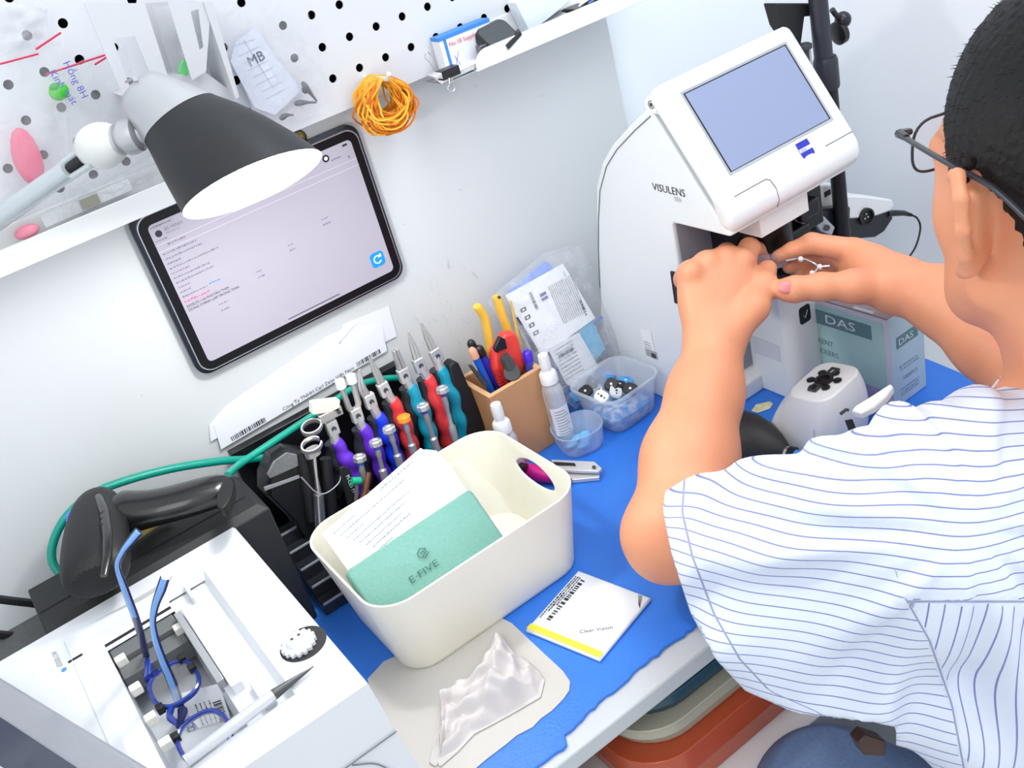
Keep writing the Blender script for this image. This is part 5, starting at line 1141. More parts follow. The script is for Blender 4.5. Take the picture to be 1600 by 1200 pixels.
# ------------------------------------------------------------------ white frame tracer
TRX = mat('tracer_white', (220, 223, 227), .38, var=.015)
fr = thing('frame_tracer', 'white frame tracer holding the blue glasses frame in its slot', 'tracer', (0, -.29, T0))
HT = .16
def trp(px, py, z=HT): return on(px, py, 2, z)
xl, xr, yr_, yf2 = -.125, .1045, -.1565, -.428
# slot on the top (real hole): x from sl0..sl1, y from sy1 (front) .. sy0
s_a, s_b, s_c, s_d = trp(180, 1000), trp(262, 950), trp(352, 1100), trp(288, 1165)
X0, X1 = -.0365, .0165; Y0, Y1 = -.222, -.395       # clamp slot
mb = MB()
out_t = [(xl, yf2+.003, HT), (xr-.002, yf2+.003, HT), (xr-.002, yr_, HT), (xl, yr_, HT)]
R0, R1, RY0, RY1 = .0165, .060, -.195, -.400        # shallow stepped recess beside the slot
def fr_quad(a, b, c_, d_): mb.add([a, b, c_, d_], [(0, 1, 2, 3)])
def rect(xa, xb, ya, yb, z=HT): fr_quad((xa, ya, z), (xb, ya, z), (xb, yb, z), (xa, yb, z))
rect(xl, xr-.002, Y0+.028, yr_); rect(xl, X0-.018, Y1-.003, Y0+.028); rect(R1, xr-.002, Y1-.003, Y0+.028); rect(xl, xr-.002, yf2+.003, Y1-.003)
mb.loft([[(xl, yf2-.010, T0), (xr+.014, yf2-.006, T0), (xr+.004, yr_, T0), (xl, yr_, T0)], [(xl, yf2-.003, .10), (xr+.004, yf2-.002, .10), (xr+.001, yr_, .10), (xl, yr_, .10)], [(xl, yf2, HT-.003), (xr, yf2, HT-.003), (xr, yr_, HT-.003), (xl, yr_, HT-.003)], out_t], cap=False)
mb.build('casing', TRX, fr, smooth=20)
# inner well: sloping shelves on both sides of the clamp slot
mb = MB()
def q4(*p): mb.add(p, [(0, 1, 2, 3)])
ya, yb = Y1-.003, Y0+.028
q4((X0-.018, ya, HT), (X0-.018, yb, HT), (X0-.004, yb, HT-.006), (X0-.004, ya, HT-.006)); q4((X0-.004, ya, HT-.006), (X0-.004, yb, HT-.006), (X0-.001, yb, HT-.006), (X0-.001, ya, HT-.006))
q4((R1, yb, HT), (R1, ya, HT), (R1-.004, ya, HT-.010), (R1-.004, yb, HT-.010))
q4((X0-.018, yb, HT), (R1, yb, HT), (R1, yb-.003, HT-.008), (X0-.018, yb-.003, HT-.008))
q4((X0-.018, ya, HT), (R1, ya, HT), (R1, ya, HT-.06), (X0-.018, ya, HT-.06))
q4((X1+.006, ya, HT-.010), (R1-.004, ya, HT-.010), (R1-.004, yb, HT-.010), (X1+.006, yb, HT-.010))
q4((X0-.018, Y0+.008, HT-.008), (X1+.006, Y0+.008, HT-.008), (X1+.006, yb, HT-.008), (X0-.018, yb, HT-.008))
q4((X1+.006, ya, HT-.010), (X1+.006, yb, HT-.010), (X1+.003, yb, HT-.05), (X1+.003, ya, HT-.05))
q4((X0-.001, yb, HT-.006), (X0-.001, ya, HT-.006), (X0-.001, ya, HT-.055), (X0-.001, yb, HT-.055))
q4((X0-.02, ya, HT-.055), (X1+.02, ya, HT-.055), (X1+.02, yb, HT-.055), (X0-.02, yb, HT-.055))
mb.build('well', mat('well_white', (222, 225, 229), .45), fr, smooth=None)
mb = MB(); mb.boxb((X0, Y0-.010, HT-.030), (X1+.003, Y0+.008, HT-.009)); mb.boxb((X0, Y0-.030, HT-.032), (X1+.003, Y0-.011, HT-.014)); mb.build('grey_shutter', mat('shutter_grey', (104, 107, 108), .5), fr, bevel=.0008)
mb = MB(); mb.boxb((X0-.014, Y0+.014, HT-.008), (X1+.005, Y0+.0175, HT-.0074)); mb.boxb((X0-.030, Y0+.0095, HT-.0005), (X0-.018, Y0+.0125, HT+.0003)); mb.build('dark_gap', BLACKM, fr)
mb = MB(); mb.boxb((X1+.0035, -.335, HT-.014), (X1+.0095, Y0-.004, HT-.002)); mb.build('clamp_rail', mat('rail_silver', (176, 178, 182), .3, metal=.4), fr, bevel=.0006)
mb = MB(); mb.boxb((X1+.010, -.350, HT-.012), (X1+.019, Y0-.004, HT-.0005)); mb.build('clamp_bar', TRX, fr, bevel=.001)
mb = MB(); mb.boxb((X1+.022, -.385, HT-.011), (R1-.012, -.353, HT-.003)); mb.boxb((X1+.022, Y0+.004, HT-.012), (R1-.018, yb-.001, HT-.002)); mb.build('stepped_block', TRX, fr, bevel=.0015)
for (x, y) in ((X0+.002, -.232), (X0+.002, -.276), (X0+.002, -.318), (X0+.003, -.352), (X1-.001, -.236)):
    MB().box((x+.003, y, HT-.011), (.009, .008, .008)).build('clamp_pin', mat('pin_ivory', (238, 236, 224), .4), fr, bevel=.001)
mb = MB(); a = trp(127, 980, HT); 
mb.boxb((-.0635, yf2+.004, HT+.0002), (-.0630, -.180, HT+.0005)); mb.build('panel_seam', mat('seam_pale', (206, 209, 214), .5), fr)
P_ = [trp(px, py, HT+.0003) for px, py in ((132, 979), (165, 962), (230, 925), (272, 898), (262, 912), (220, 938), (170, 960))]
mb = MB(); mb.add(P_, [tuple(range(7))]); mb.build('finger_groove', mat('groove_grey', (176, 178, 180), .5), fr, smooth=None)
mb = MB(); lo = trp(100, 1046, HT+.0005); mb.lathe([(.0022, 0), (.0022, .0002)], lo, (0, 0, 1), 14); mb.build('logo_drop', mat('logo_cyan', (60, 150, 220), .5), fr)
mb = MB(); text(mb, 'ESSILOR', trp(98, 1040, HT+.0005), unit(trp(85, 1010)-trp(100, 1045)), unit(trp(80, 1045)-trp(100, 1040)), .0068); mb.build('logo_text', mat('logo_silver', (150, 152, 158), .4), fr, smooth=None)
kc = trp(474, 1006, HT)
MB().lathe([(.0185, .0001), (.0185, .0004)], kc, (0, 0, 1), 40).build('dial_well', BLACKM, fr)
mb = MB(); mb.lathe([(.0125, 0), (.0125, .004), (.0095, .005), (.0075, .008), (.006, .009)], kc+v3((-.003, .001, 0)), (0, 0, 1), 32)
for k in range(16):
    a = 2*math.pi*k/16; mb.box(kc+v3((-.003+.0125*math.cos(a), .001+.0125*math.sin(a), .002)), (.003, .003, .004))
mb.build('dial', TRX, fr, bevel=.0006)
mb = MB()
for s_ in (-1, 1): mb.lathe([(.0013, 0), (.0013, .0003)], kc+v3((-.003+.003*s_, .001, .009)), (0, 0, 1), 10)
mb.build('dial_hole', DARKG, fr)
MB().tube([(xr+.004, yf2-.0035, .105), (.03, yf2-.004, .105), (-.05, yf2-.004, .105)], .0006, 5).build('front_seam', mat('seam_grey', (0, 0, 0)), fr)
MB().tube(smooth_path([(xr-.035, yf2-.0035, .103), (xr-.018, yf2-.004, .088), (xr-.008, yf2-.006, .06), (xr-.004, yf2-.008, .02)], 5), .0006, 5).build('front_seam', mat('seam_grey', (0, 0, 0)), fr)

# ------------------------------------------------------------------ blue glasses clamped in the tracer
gl = thing('eyeglasses', 'blue glasses frame with light blue temples clamped in the tracer slot', 'glasses', (-.01, -.32, .145))
NAVY = mat('frame_navy', (34, 58, 150), .2, coat=.4, var=.2, scale=60); NAVYD = mat('frame_deep', (18, 26, 84), .25, coat=.3); LBL = mat('temple_blue', (126, 176, 240), .3, var=.05)
ZR = HT-.018
def rimring(cx_, cy_, a_, b_, name):
    P2 = []
    for t in np.linspace(0, 2*math.pi, 40, endpoint=False):
        e_ = 2.5; c0_, s0_ = math.cos(t), math.sin(t)
        P2.append(v3((cx_+a_*abs(c0_)**(2/e_)*(1 if c0_ > 0 else -1), cy_+b_*abs(s0_)**(2/e_)*(1 if s0_ > 0 else -1), ZR)))
    P2.append(P2[0]); P2.append(P2[1])
    MB().tube(P2, .0019, 8, cap=False, flat=1.3, up=(0, 0, 1)).build('rim', NAVY, gl)
    c_ = v3((cx_, cy_, ZR)); ring = [p for p in P2[:40]]
    MB().loft([[c_+(p-c_)*.97+Z*h for p in ring] for h in (-.0006, .0006)]).build('demo_lens', film('lens_clear', fac=.07, rough=.03, wrinkle=3, fac2=.1), gl)
CYa, CYb, CX = -.287, -.360, -.006
rimring(CX, CYa, .0185, .0245, 'rim'); rimring(CX, CYb, .0185, .0245, 'rim')
MB().tube(smooth_path([(CX-.010, CYa-.024, ZR), (CX-.014, (CYa+CYb)/2, ZR+.003), (CX-.010, CYb+.024, ZR)], 6), .0026, 8).build('bridge', NAVY, gl)
hA = trp(228, 1020, ZR+.004); hB = trp(325, 1130, ZR+.004)
# temples stand up out of the slot: hinge -> bend -> tip (pixel, depth in front of the camera)
def temple(P_, w_, name, endp):
    pts_ = smooth_path([at(*p) for p in P_], 8); n = len(pts_)
    ws = np.interp(np.linspace(0, 1, n), np.linspace(0, 1, len(w_)), w_)
    wd_ = None
    for off, sc_, m_, nm in ((0, 1, NAVYD, 'temple'), (-.0012, .62, LBL, 'temple_face')):
        rings = []
        rng_ = range(n) if nm == 'temple' else range(int(n*endp[0]), int(n*endp[1]))
        for i in rng_:
            d_ = unit(pts_[min(i+1, n-1)]-pts_[max(i-1, 0)]); s_ = unit(np.cross(d_, HV)); k_ = np.cross(s_, d_); k_ = k_ if k_@HV > 0 else -k_
            r_ = ws[i]*sc_
            rings.append([pts_[i]+k_*off+s_*r_*math.cos(a)+k_*.0014*math.sin(a) for a in np.linspace(0, 2*math.pi, 12, endpoint=False)])
        MB().loft(rings).build(nm, m_, gl, smooth=50)
dA = float((hA-CAM)@RC[2]); dB = float((hB-CAM)@RC[2])
temple([(230, 1030, dA), (215, 975, dA-.045), (195, 920, dA-.085), (184, 885, dA-.105), (192, 862, dA-.115), (207, 842, dA-.12), (217, 830, dA-.122)], [.0030, .0036, .0034, .0024, .0024, .0032, .0036], 'a', (.22, 1))
dB = dA-.02
temple([(283, 1106, dB+.0), (268, 1065, dB-.02), (248, 1015, dB-.045), (239, 975, dB-.065), (243, 945, dB-.08), (252, 920, dB-.09), (258, 902, dB-.095)], [.0036, .0042, .0034, .0026, .0030, .0038, .0036], 'b', (.0, 1))
MB().tube([at(232, 1026, dA), v3((CX-.014, CYa+.020, ZR+.003)), v3((CX-.006, CYa+.024, ZR))], [.0032, .004, .0028], 8).build('end_piece', NAVY, gl)
MB().tube([at(282, 1106, dB), v3((CX-.004, CYb+.026, ZR+.010)), v3((CX-.012, CYb+.024, ZR))], [.0030, .0038, .0026], 8).build('end_piece', NAVYD, gl)
mb = MB(); 
for (x, y) in ((CX+.014, CYa+.020), (CX+.017, CYa+.002), (CX-.017, CYa-.020), (CX-.017, CYb+.014), (CX-.015, CYb-.018)): mb.box((x, y, ZR+.002), (.006, .007, .007))
mb.build('clamp_tooth', BLACKM, fr, bevel=.001)
tgs = thing('price_tag', 'white price tag with barcode and blue end hanging from the blue glasses', 'tag', trp(320, 1110))
TG = [at(px, py, dB-.012) for px, py in ((283, 1083), (342, 1068), (360, 1122), (310, 1138), (290, 1110))]
MB().loft([TG, [p+HV*.0006 for p in TG]]).build('tag_card', PAPER, tgs, smooth=None)
TG2 = [at(px, py, dB-.0115) for px, py in ((288, 1128), (300, 1124), (309, 1152), (298, 1157))]
MB().loft([TG2, [p+HV*.0006 for p in TG2]]).build('tag_blue_end', mat('tag_navy', (16, 54, 140), .4), tgs, smooth=None)
t0_ = at(332, 1098, dB-.0125); uu_ = unit(at(345, 1132, dB-.0125)-t0_); vv_ = unit(at(346, 1093, dB-.0125)-t0_)
mb = MB(); barcode(mb, t0_, uu_, vv_, .017, .0068, 16)
for k in range(4): scribble(mb, at(304+7*k, 1101-2*k, dB-.0125), uu_, vv_, .018, .0012)
mb.build('print', INK, tgs, smooth=None)
mb = MB(); text(mb, 'E·FIVE', at(292, 1132, dB-.0130), unit(at(303, 1158, dB-.013)-at(292, 1128, dB-.013)), vv_, .0050); mb.build('brand_print', PAPER, tgs, smooth=None)
pn = thing('touch_pen', 'white and black pointed pen lying along the tracer top front edge', 'pen', trp(400, 1100))
q0, q1, q2 = trp(490, 1041, HT+.003), trp(427, 1086, HT+.005), trp(290, 1190, HT+.005)
MB().tube([q0, q0*.5+q1*.5, q1], [.0004, .0024, .0042], 14).build('tip', mat('pen_charcoal', (66, 66, 70), .3), pn)
MB().tube([q1, q1+unit(q2-q1)*.004, q2], [.0042, .0047, .0047], 16).build('barrel', mat('pen_pearl', (206, 208, 212), .25, metal=.3), pn)

# ------------------------------------------------------------------ grey terminal beside the tracer
lt = thing('grey_terminal', 'grey slanted terminal housing with a dark screen beside the tracer', 'terminal', (-.12, -.36, T0))
E0 = on(13, 1067, 2, .20); E1 = on(208, 1186, 2, .20); e = unit(E1-E0); E0 = E0-e*.06; E1 = E1+e*.08
back = v3((-1, -.02, 0)); nrm = unit(np.cross(e, Z)); nrm = nrm if nrm[0] < 0 else -nrm       # away from the tracer
F0 = on(13, 1131, 2, .20); dd_ = abs((F0-E0)@nrm)
mb = MB(); sec = [(0, .20), (dd_*.12, .2035), (dd_, .2035), (.22, .19), (.22, .166), (0, .166)]
mb.loft([[E0*v3((1, 1, 0))+nrm*a+Z*b for a, b in sec], [E1*v3((1, 1, 0))+nrm*a+Z*b for a, b in sec]]); mb.build('housing', mat('terminal_grey', (146, 148, 156), .35, var=.06), lt, bevel=.002)
MB().box(E0*.5+E1*.5+nrm*.19-Z*.118, (.03, .10, .166)).build('stand', mat('terminal_grey', (0, 0, 0)), lt)
s0 = E0*v3((1, 1, 0))+Z*.2037; s1 = E1*v3((1, 1, 0))+Z*.2037
mb = MB(); mb.loft([[s0+nrm*(dd_+.0005), s1+nrm*(dd_+.0005), s1+nrm*.20-Z*.010, s0+nrm*.20-Z*.010], [s0+nrm*(dd_+.0005)+Z*.001, s1+nrm*(dd_+.0005)+Z*.001, s1+nrm*.20-Z*.009, s0+nrm*.20-Z*.009]]); mb.build('dark_screen', mat('terminal_glass', (54, 60, 76), .2, coat=.3), lt)
mb = MB(); mb.tube([s0+nrm*(dd_+.026)+Z*.0008, s1+nrm*(dd_+.026)+Z*.0008], .0010, 6); mb.build('pale_line', mat('pale_line', (176, 180, 190), .4), lt)

# ------------------------------------------------------------------ bins under the desk
for k, (c_, z0_, z1_, g_, lab) in enumerate((((186, 78, 44), -.145, -.082, .000, 'glossy orange plastic bin, lowest of the stack below the desk edge'), ((172, 168, 150), -.0818, -.050, .006, 'beige plastic bin in the middle of the stack under the desk'), ((30, 66, 82), -.0498, -.0215, .010, 'dark teal lid topping the stack of bins under the desk'))):
    t = thing('storage_bin', lab, 'bin', (.475, -.26, z0_), 'bins stacked under the desk')
    cx_, cy_, w_, h_ = .480, -.268, .40, .404
    def rg(s_, z): return [(cx_+a, cy_+b, z) for a, b in rrect(w_-2*g_+s_, h_-2*g_+s_, .050, 7)]
    m_ = mat('bin_colour.00%d' % k, c_, .22, coat=.3, var=.05)
    zm = z0_+.45*(z1_-z0_)
    MB().loft([rg(-.014, z0_), rg(-.008, zm), rg(0, zm+.002), rg(0, z1_-.004), rg(.004, z1_-.003), rg(.004, z1_)]).build('bin_body', m_, t, bevel=.0008)
t = thing('bin_cabinet', 'white cabinet carrying the stacked bins under the desk', 'cabinet', (.475, -.26, -.75)); MB().boxb((.266, -.490, -.75), (.70, -.05, -.146)).build('carcass', WHITEP, t, bevel=.002)
# ------------------------------------------------------------------ the person: one body surface grown from a distance field
class SDF:
    def __init__(s, lo, hi, h):
        s.lo = v3(lo); s.h = h; s.n = np.ceil((v3(hi)-s.lo)/h).astype(int)+1
        s.d = np.full(tuple(s.n), .05, np.float32)
    def region(s, lo, hi):
        a = np.maximum(0, np.floor((v3(lo)-s.lo)/s.h).astype(int)); b = np.minimum(s.n, np.ceil((v3(hi)-s.lo)/s.h).astype(int)+1)
        if np.any(b <= a): return None
        ax = [s.lo[i]+s.h*np.arange(a[i], b[i]) for i in range(3)]
        G = np.meshgrid(*ax, indexing='ij'); return tuple(slice(a[i], b[i]) for i in range(3)), np.stack(G, -1).astype(np.float32)
    def blend(s, sl, v, k, op='u'):
        d = s.d[sl]
        if op == 'u':
            if k > 0:
                h = np.clip(.5+.5*(d-v)/k, 0, 1); s.d[sl] = d*(1-h)+v*h-k*h*(1-h)
            else: s.d[sl] = np.minimum(d, v)
        else:
            if k > 0:
                h = np.clip(.5-.5*(d+v)/k, 0, 1); s.d[sl] = d*(1-h)-v*h+k*h*(1-h)
            else: s.d[sl] = np.maximum(d, -v)
    def cone(s, a, b, ra, rb, k=.01, op='u', flat=None):
        a, b = v3(a), v3(b); m = max(ra, rb)+k+.01; r_ = s.region(np.minimum(a, b)-m, np.maximum(a, b)+m)
        if r_ is None: return s
        sl, P = r_; ab = b-a; t = np.clip(((P-a)@ab)/(ab@ab), 0, 1); v = np.linalg.norm(P-a-t[..., None]*ab, axis=-1)-(ra+(rb-ra)*t)
        s.blend(sl, v.astype(np.float32), k, op); return s
    def chain(s, pts, rs, k=.01):
        for i in range(len(pts)-1): s.cone(pts[i], pts[i+1], rs[i], rs[i+1], k)
        return s
    def ell(s, c, R, r, k=.01, op='u'):
        """ellipsoid; the rows of R are its axes"""
        c = v3(c); r = v3(r); m = max(r)+k+.01; q = s.region(c-m, c+m)
        if q is None: return s
        sl, P = q; L_ = (P-c)@np.asarray(R, float).T; k0 = np.linalg.norm(L_/r, axis=-1); k1 = np.linalg.norm(L_/(r*r), axis=-1)+1e-9
        v = k0*(k0-1)/k1; s.blend(sl, v.astype(np.float32), k, op); return s
    def mesh(s, name, m, parent, iso=0.0, smooth=180):
        g = openvdb.FloatGrid(background=.05); g.copyFromArray(s.d); p, q = g.convertToQuads(isovalue=iso)
        V_ = p.astype(float)*s.h+s.lo
        me = bpy.data.meshes.new(name); o = bpy.data.objects.new(name, me); COL.objects.link(o)
        if parent is not None: o.parent = parent; V_ = V_-v3(wmat(parent).translation)
        me.vertices.add(len(V_)); me.vertices.foreach_set('co', V_.astype(np.float32).ravel())
        me.loops.add(q.size); me.polygons.add(len(q)); me.loops.foreach_set('vertex_index', q[:, ::-1].astype(np.int32).ravel())
        me.polygons.foreach_set('loop_start', np.arange(0, q.size, 4, dtype=np.int32))
        me.update(calc_edges=True); me.validate(); me.materials.append(m)
        me.polygons.foreach_set('use_smooth', np.ones(len(me.polygons), bool)); return o
I3 = np.eye(3)
PLOC = v3((.62, -.70, -.33))
ps_ = thing('person', 'person in a white shirt with thin blue stripes working at the lens meter', 'person', PLOC)
SKIN = mat('skin', (232, 164, 124), .5, var=.10, scale=14, bump=.2, bscale=420, sss=.12, rgb2=(216, 138, 102))
# landmarks
LS, LE, LW = at(1445, 805, .69), at(1052, 832, .90), at(1117, 548, .985)
RS, RW_ = v3((.800, -.665, .185)), at(1414, 446, .985)
RE = at(1640, 600, .88)
F_ = unit(HV*.90-HA*.24-HD*.44); U_ = unit(v3((.14, .12, .98))-F_*(F_@v3((.14, .12, .98)))); R_h = np.cross(F_, U_)      # head: forward, up, its right
EAR = at(1525, 343, .66); HC = EAR+R_h*.074
def hp_(f, r, u): return HC+F_*f+R_h*r+U_*u
HB = np.stack([F_, R_h, U_])
S = SDF((.33, -.86, -.06), (.97, -.19, .56), .0023)
# torso and shoulders (under the shirt)
S.ell((.625, -.690, .04), I3, (.150, .095, .20), .03); S.cone(LS, RS, .045, .045, .05)
# left arm
d_ = unit(LE-LS)
S.cone(LS, LE, .040, .039, .02)
S.chain([LE, LE*.62+LW*.38, LE*.25+LW*.75, LW], [.0395, .0415, .0330, .0280], .02)
S.cone(LE-HA*.014+HD*.004, LE-HA*.010+HD*.012, .026, .026, .02)
# left hand, seen from its back
kn = {'pinky': (1078, 428, .995), 'ring': (1104, 413, 1.005), 'middle': (1134, 404, 1.012), 'index': (1160, 410, 1.012)}
for nme, q in kn.items(): S.cone(at(1112, 530, .985)+(at(*q)-at(1120, 410, 1.0))*.25, at(*q), .0165, .0125, .016)
S.ell(at(1125, 470, .998), np.stack([HA, HD, HV]), (.038, .042, .016), .015)
fing = {'pinky': [(1078, 428, .995), (1070, 436, 1.025), (1090, 452, 1.042), (1104, 462, 1.036)],
        'ring': [(1104, 413, 1.005), (1100, 412, 1.042), (1126, 428, 1.055), (1140, 440, 1.048)],
        'middle': [(1134, 404, 1.012), (1136, 396, 1.050), (1160, 408, 1.066), (1176, 420, 1.062)],
        'index': [(1160, 410, 1.012), (1171, 388, 1.036), (1182, 392, 1.060), (1192, 405, 1.072)]}
for nme, P in fing.items(): S.chain([at(*p) for p in P], [.0120, .0108, .0092, .0078], .004)
S.chain([at(1140, 520, .985), at(1178, 480, .985), at(1194, 445, 1.0), at(1200, 420, 1.022)], [.018, .0135, .0112, .0090], .010)
for p in ((1080, 424, .984), (1106, 408, .994), (1136, 399, 1.0), (1163, 404, 1.0)): S.cone(at(*p), at(*p)+HV*.004, .0085, .0085, .008)
# right arm
S.cone(RS, RE, .046, .040, .02); S.chain([RE, at(1555, 530, .93), at(1478, 472, .965), RW_], [.040, .037, .0305, .0250], .02)
wr = at(1402, 446, .99)
mcp = {'index': (1334, 392, 1.020), 'middle': (1330, 402, 1.032), 'ring': (1330, 414, 1.036), 'pinky': (1334, 427, 1.032)}
for nme, q in mcp.items(): S.cone(wr+(at(*q)-at(1332, 408, 1.03))*.3, at(*q), .0170, .0125, .014)
S.cone(wr, at(1362, 420, 1.01), .024, .021, .016)
fr_ = {'index': ([(1334, 392, 1.020), (1268, 380, 1.030), (1238, 392, 1.042), (1216, 401, 1.046)], [.0128, .0105, .0090, .0072]),
       'middle': ([(1330, 402, 1.032), (1272, 396, 1.058), (1250, 408, 1.062), (1233, 417, 1.058)], [.0125, .0104, .0090, .0072]),
       'ring': ([(1330, 414, 1.036), (1284, 408, 1.068), (1264, 418, 1.070), (1250, 426, 1.064)], [.0120, .0100, .0086, .0070]),
       'pinky': ([(1334, 427, 1.032), (1298, 420, 1.066), (1282, 427, 1.066), (1270, 433, 1.060)], [.0108, .0088, .0078, .0064])}
for nme, (P, r_) in fr_.items(): S.chain([at(*p) for p in P], r_, .0035)
S.chain([at(1386, 452, .985), at(1335, 447, .980), at(1282, 448, .982), at(1240, 452, .984), at(1230, 453, .985)], [.0190, .0150, .0120, .0112, .0098], .010)
# head
S.ell(hp_(-.008, 0, .044), HB, (.098, .077, .092), .02); S.ell(hp_(.032, 0, -.030), HB, (.064, .063, .080), .03)
S.ell(hp_(.058, 0, -.078), HB, (.034, .036, .030), .03); S.ell(hp_(.070, 0, .020), HB, (.030, .052, .045), .02)
for s_ in (-1, 1):
    S.ell(hp_(.048, .041*s_, -.018), HB, (.026, .022, .024), .02)                # cheekbones
    S.cone(hp_(.004, .056*s_, -.052), hp_(.060, .026*s_, -.090), .018, .018, .02)   # jaw
    S.ell(hp_(.086, .031*s_, .006), HB, (.013, .016, .010), .006, 's')           # eye sockets
    S.ell(hp_(.077, .031*s_, .004), HB, (.013, .013, .012), .003)
    S.cone(hp_(.092, .014*s_, .024), hp_(.078, .050*s_, .026), .007, .006, .008)
    # ear
    eo = lambda f, o_, u: hp_(f*1.1-.002, s_*(.0735+o_*1.35), u*1.08+.002)
    S.chain([eo(.010, .001, -.002), eo(.013, .004, .014), eo(.007, .010, .027), eo(-.006, .016, .032), eo(-.017, .020, .022), eo(-.020, .020, .004), eo(-.015, .015, -.014), eo(-.006, .008, -.028), eo(.002, .005, -.033)], [.003, .0038, .0042, .0046, .0048, .0046, .0046, .0062, .0066], .003)
    S.cone(eo(-.006, .004, .018), eo(-.004, .003, -.020), .0085, .0070, .010); S.cone(eo(-.012, .010, .018), eo(-.010, .008, -.014), .0045, .0045, .008)
S.cone(hp_(.098, 0, .012), hp_(.112, 0, -.016), .008, .011, .010); S.cone(hp_(.100, -.010, -.020), hp_(.100, .010, -.020), .008, .008, .006)
S.cone(hp_(.092, -.016, -.047), hp_(.092, .016, -.047), .0065, .0065, .006); S.cone(hp_(.098, -.016, -.053), hp_(.098, .016, -.053), .0018, .0018, .002, 's')
# neck
C7 = v3((.628, -.690, .205))
S.chain([hp_(-.035, 0, -.035), C7*.45+hp_(-.03, 0, -.06)*.55, C7], [.056, .056, .062], .03); S.cone(hp_(-.012, 0, -.07), v3((.640, -.640, .180)), .044, .046, .03)
body = S.mesh('body', SKIN, ps_)
del S
# thumb nail of the far hand
nl = at(1229, 449, .9745); mb = MB(); rr_ = np.stack([unit(at(1260, 448, .98)-at(1228, 452, .98)), np.cross(HV, unit(at(1260, 448, .98)-at(1228, 452, .98))), HV], 1)
mb.sphere(nl, (.0085, .0066, .0030), 16, R=rr_); mb.build('thumb_nail', mat('nail_pink', (226, 138, 136), .25), ps_)
# eyes
for s_ in (-1, 1):
    MB().sphere(hp_(.0815, .031*s_, .005), .0112, 16).build('eye', mat('eye_white', (236, 232, 228), .2), ps_)
    MB().sphere(hp_(.0895, .031*s_, .002), .0050, 12).build('pupil', mat('eye_dark', (30, 20, 16), .1), ps_)

# ------------------------------------------------------------------ hair
H = SDF(hp_(0, 0, .02)-.16, hp_(0, 0, .02)+.16, .0022)
H.ell(hp_(-.012, 0, .048), HB, (.104, .0815, .101), 0); H.ell(hp_(-.050, 0, -.010), HB, (.062, .068, .065), .02)
sl, P = H.region(hp_(0, 0, .02)-.2, hp_(0, 0, .02)+.2)
L_ = (P-HC)@HB.T; f_, r_, u_ = L_[..., 0], np.abs(L_[..., 1]), L_[..., 2]
# hairline: lowest height allowed at every forward position
line = np.interp(f_, [-.12, -.075, -.045, -.020, -.004, .006, .020, .030, .038, .050, .066, .080, .11], [-.050, -.035, -.004, .026, .040, .034, -.028, -.020, .006, .046, .066, .084, .12])
ns_ = .0016*np.sin(L_[..., 0]*900+L_[..., 2]*300)+.0016*np.sin(L_[..., 2]*700+L_[..., 1]*500)+.0018*np.sin(L_[..., 1]*820+L_[..., 0]*400)
H.d[sl] = np.maximum(H.d[sl]+ns_*.2, (line-u_)*.8+ns_*1.2)
H.d[sl] = np.maximum(H.d[sl], -(np.linalg.norm((P-hp_(-.008, 0, .044))@HB.T/v3((.094, .073, .088)), axis=-1)-1)*.07)
def hairmat():
    m = mat('hair_black', (11, 9, 10), .6, var=.4, scale=200, spec=.3); nt = m.node_tree; n = nt.nodes; L = nt.links
    tc = n.new('ShaderNodeTexCoord'); mp = n.new('ShaderNodeMapping'); mp.inputs['Scale'].default_value = (900, 140, 140)
    q_ = Matrix([HB[1], HB[0], HB[2]]).to_euler(); mp.inputs['Rotation'].default_value = q_
    ns = n.new('ShaderNodeTexNoise'); ns.inputs['Scale'].default_value = 1; ns.inputs['Detail'].default_value = 4
    bp = n.new('ShaderNodeBump'); bp.inputs['Strength'].default_value = .5; bp.inputs['Distance'].default_value = .002
    L.new(tc.outputs['Object'], mp.inputs[0]); L.new(mp.outputs[0], ns.inputs['Vector']); L.new(ns.outputs[0], bp.inputs['Height']); L.new(bp.outputs[0], n['Principled BSDF'].inputs['Normal'])
    return m
H.mesh('hair', hairmat(), ps_); del H, P, L_
mb = MB(); k = 0
while k < 1500:                                     # short strands that break the hair outline
    a = random.uniform(0, 2*math.pi); z = random.uniform(-.5, 1); dr = v3((math.sqrt(1-z*z)*math.cos(a), math.sqrt(1-z*z)*math.sin(a), z))
    q = v3((-.012, 0, .048))+dr*v3((.103, .0805, .100)); ln = np.interp(q[0], [-.12, -.075, -.045, -.020, -.004, .006, .020, .030, .038, .050, .066, .080, .11], [-.050, -.035, -.004, .026, .040, .034, -.028, -.020, .006, .046, .066, .084, .12])
    k += 1
    if q[2] < ln+.004: continue
    p = hp_(*q); o_ = HB.T@unit(dr+v3((.3, 0, -.5))*.9); e_ = p+o_*random.uniform(.002, .006)
    s_ = unit(np.cross(o_, HV))*.0005; mb.add([p-s_, p+s_, e_], [(0, 1, 2)])
o = mb.build('hair_strands', mat('hair_black', (0, 0, 0)), ps_, smooth=None); o['kind'] = 'stuff'

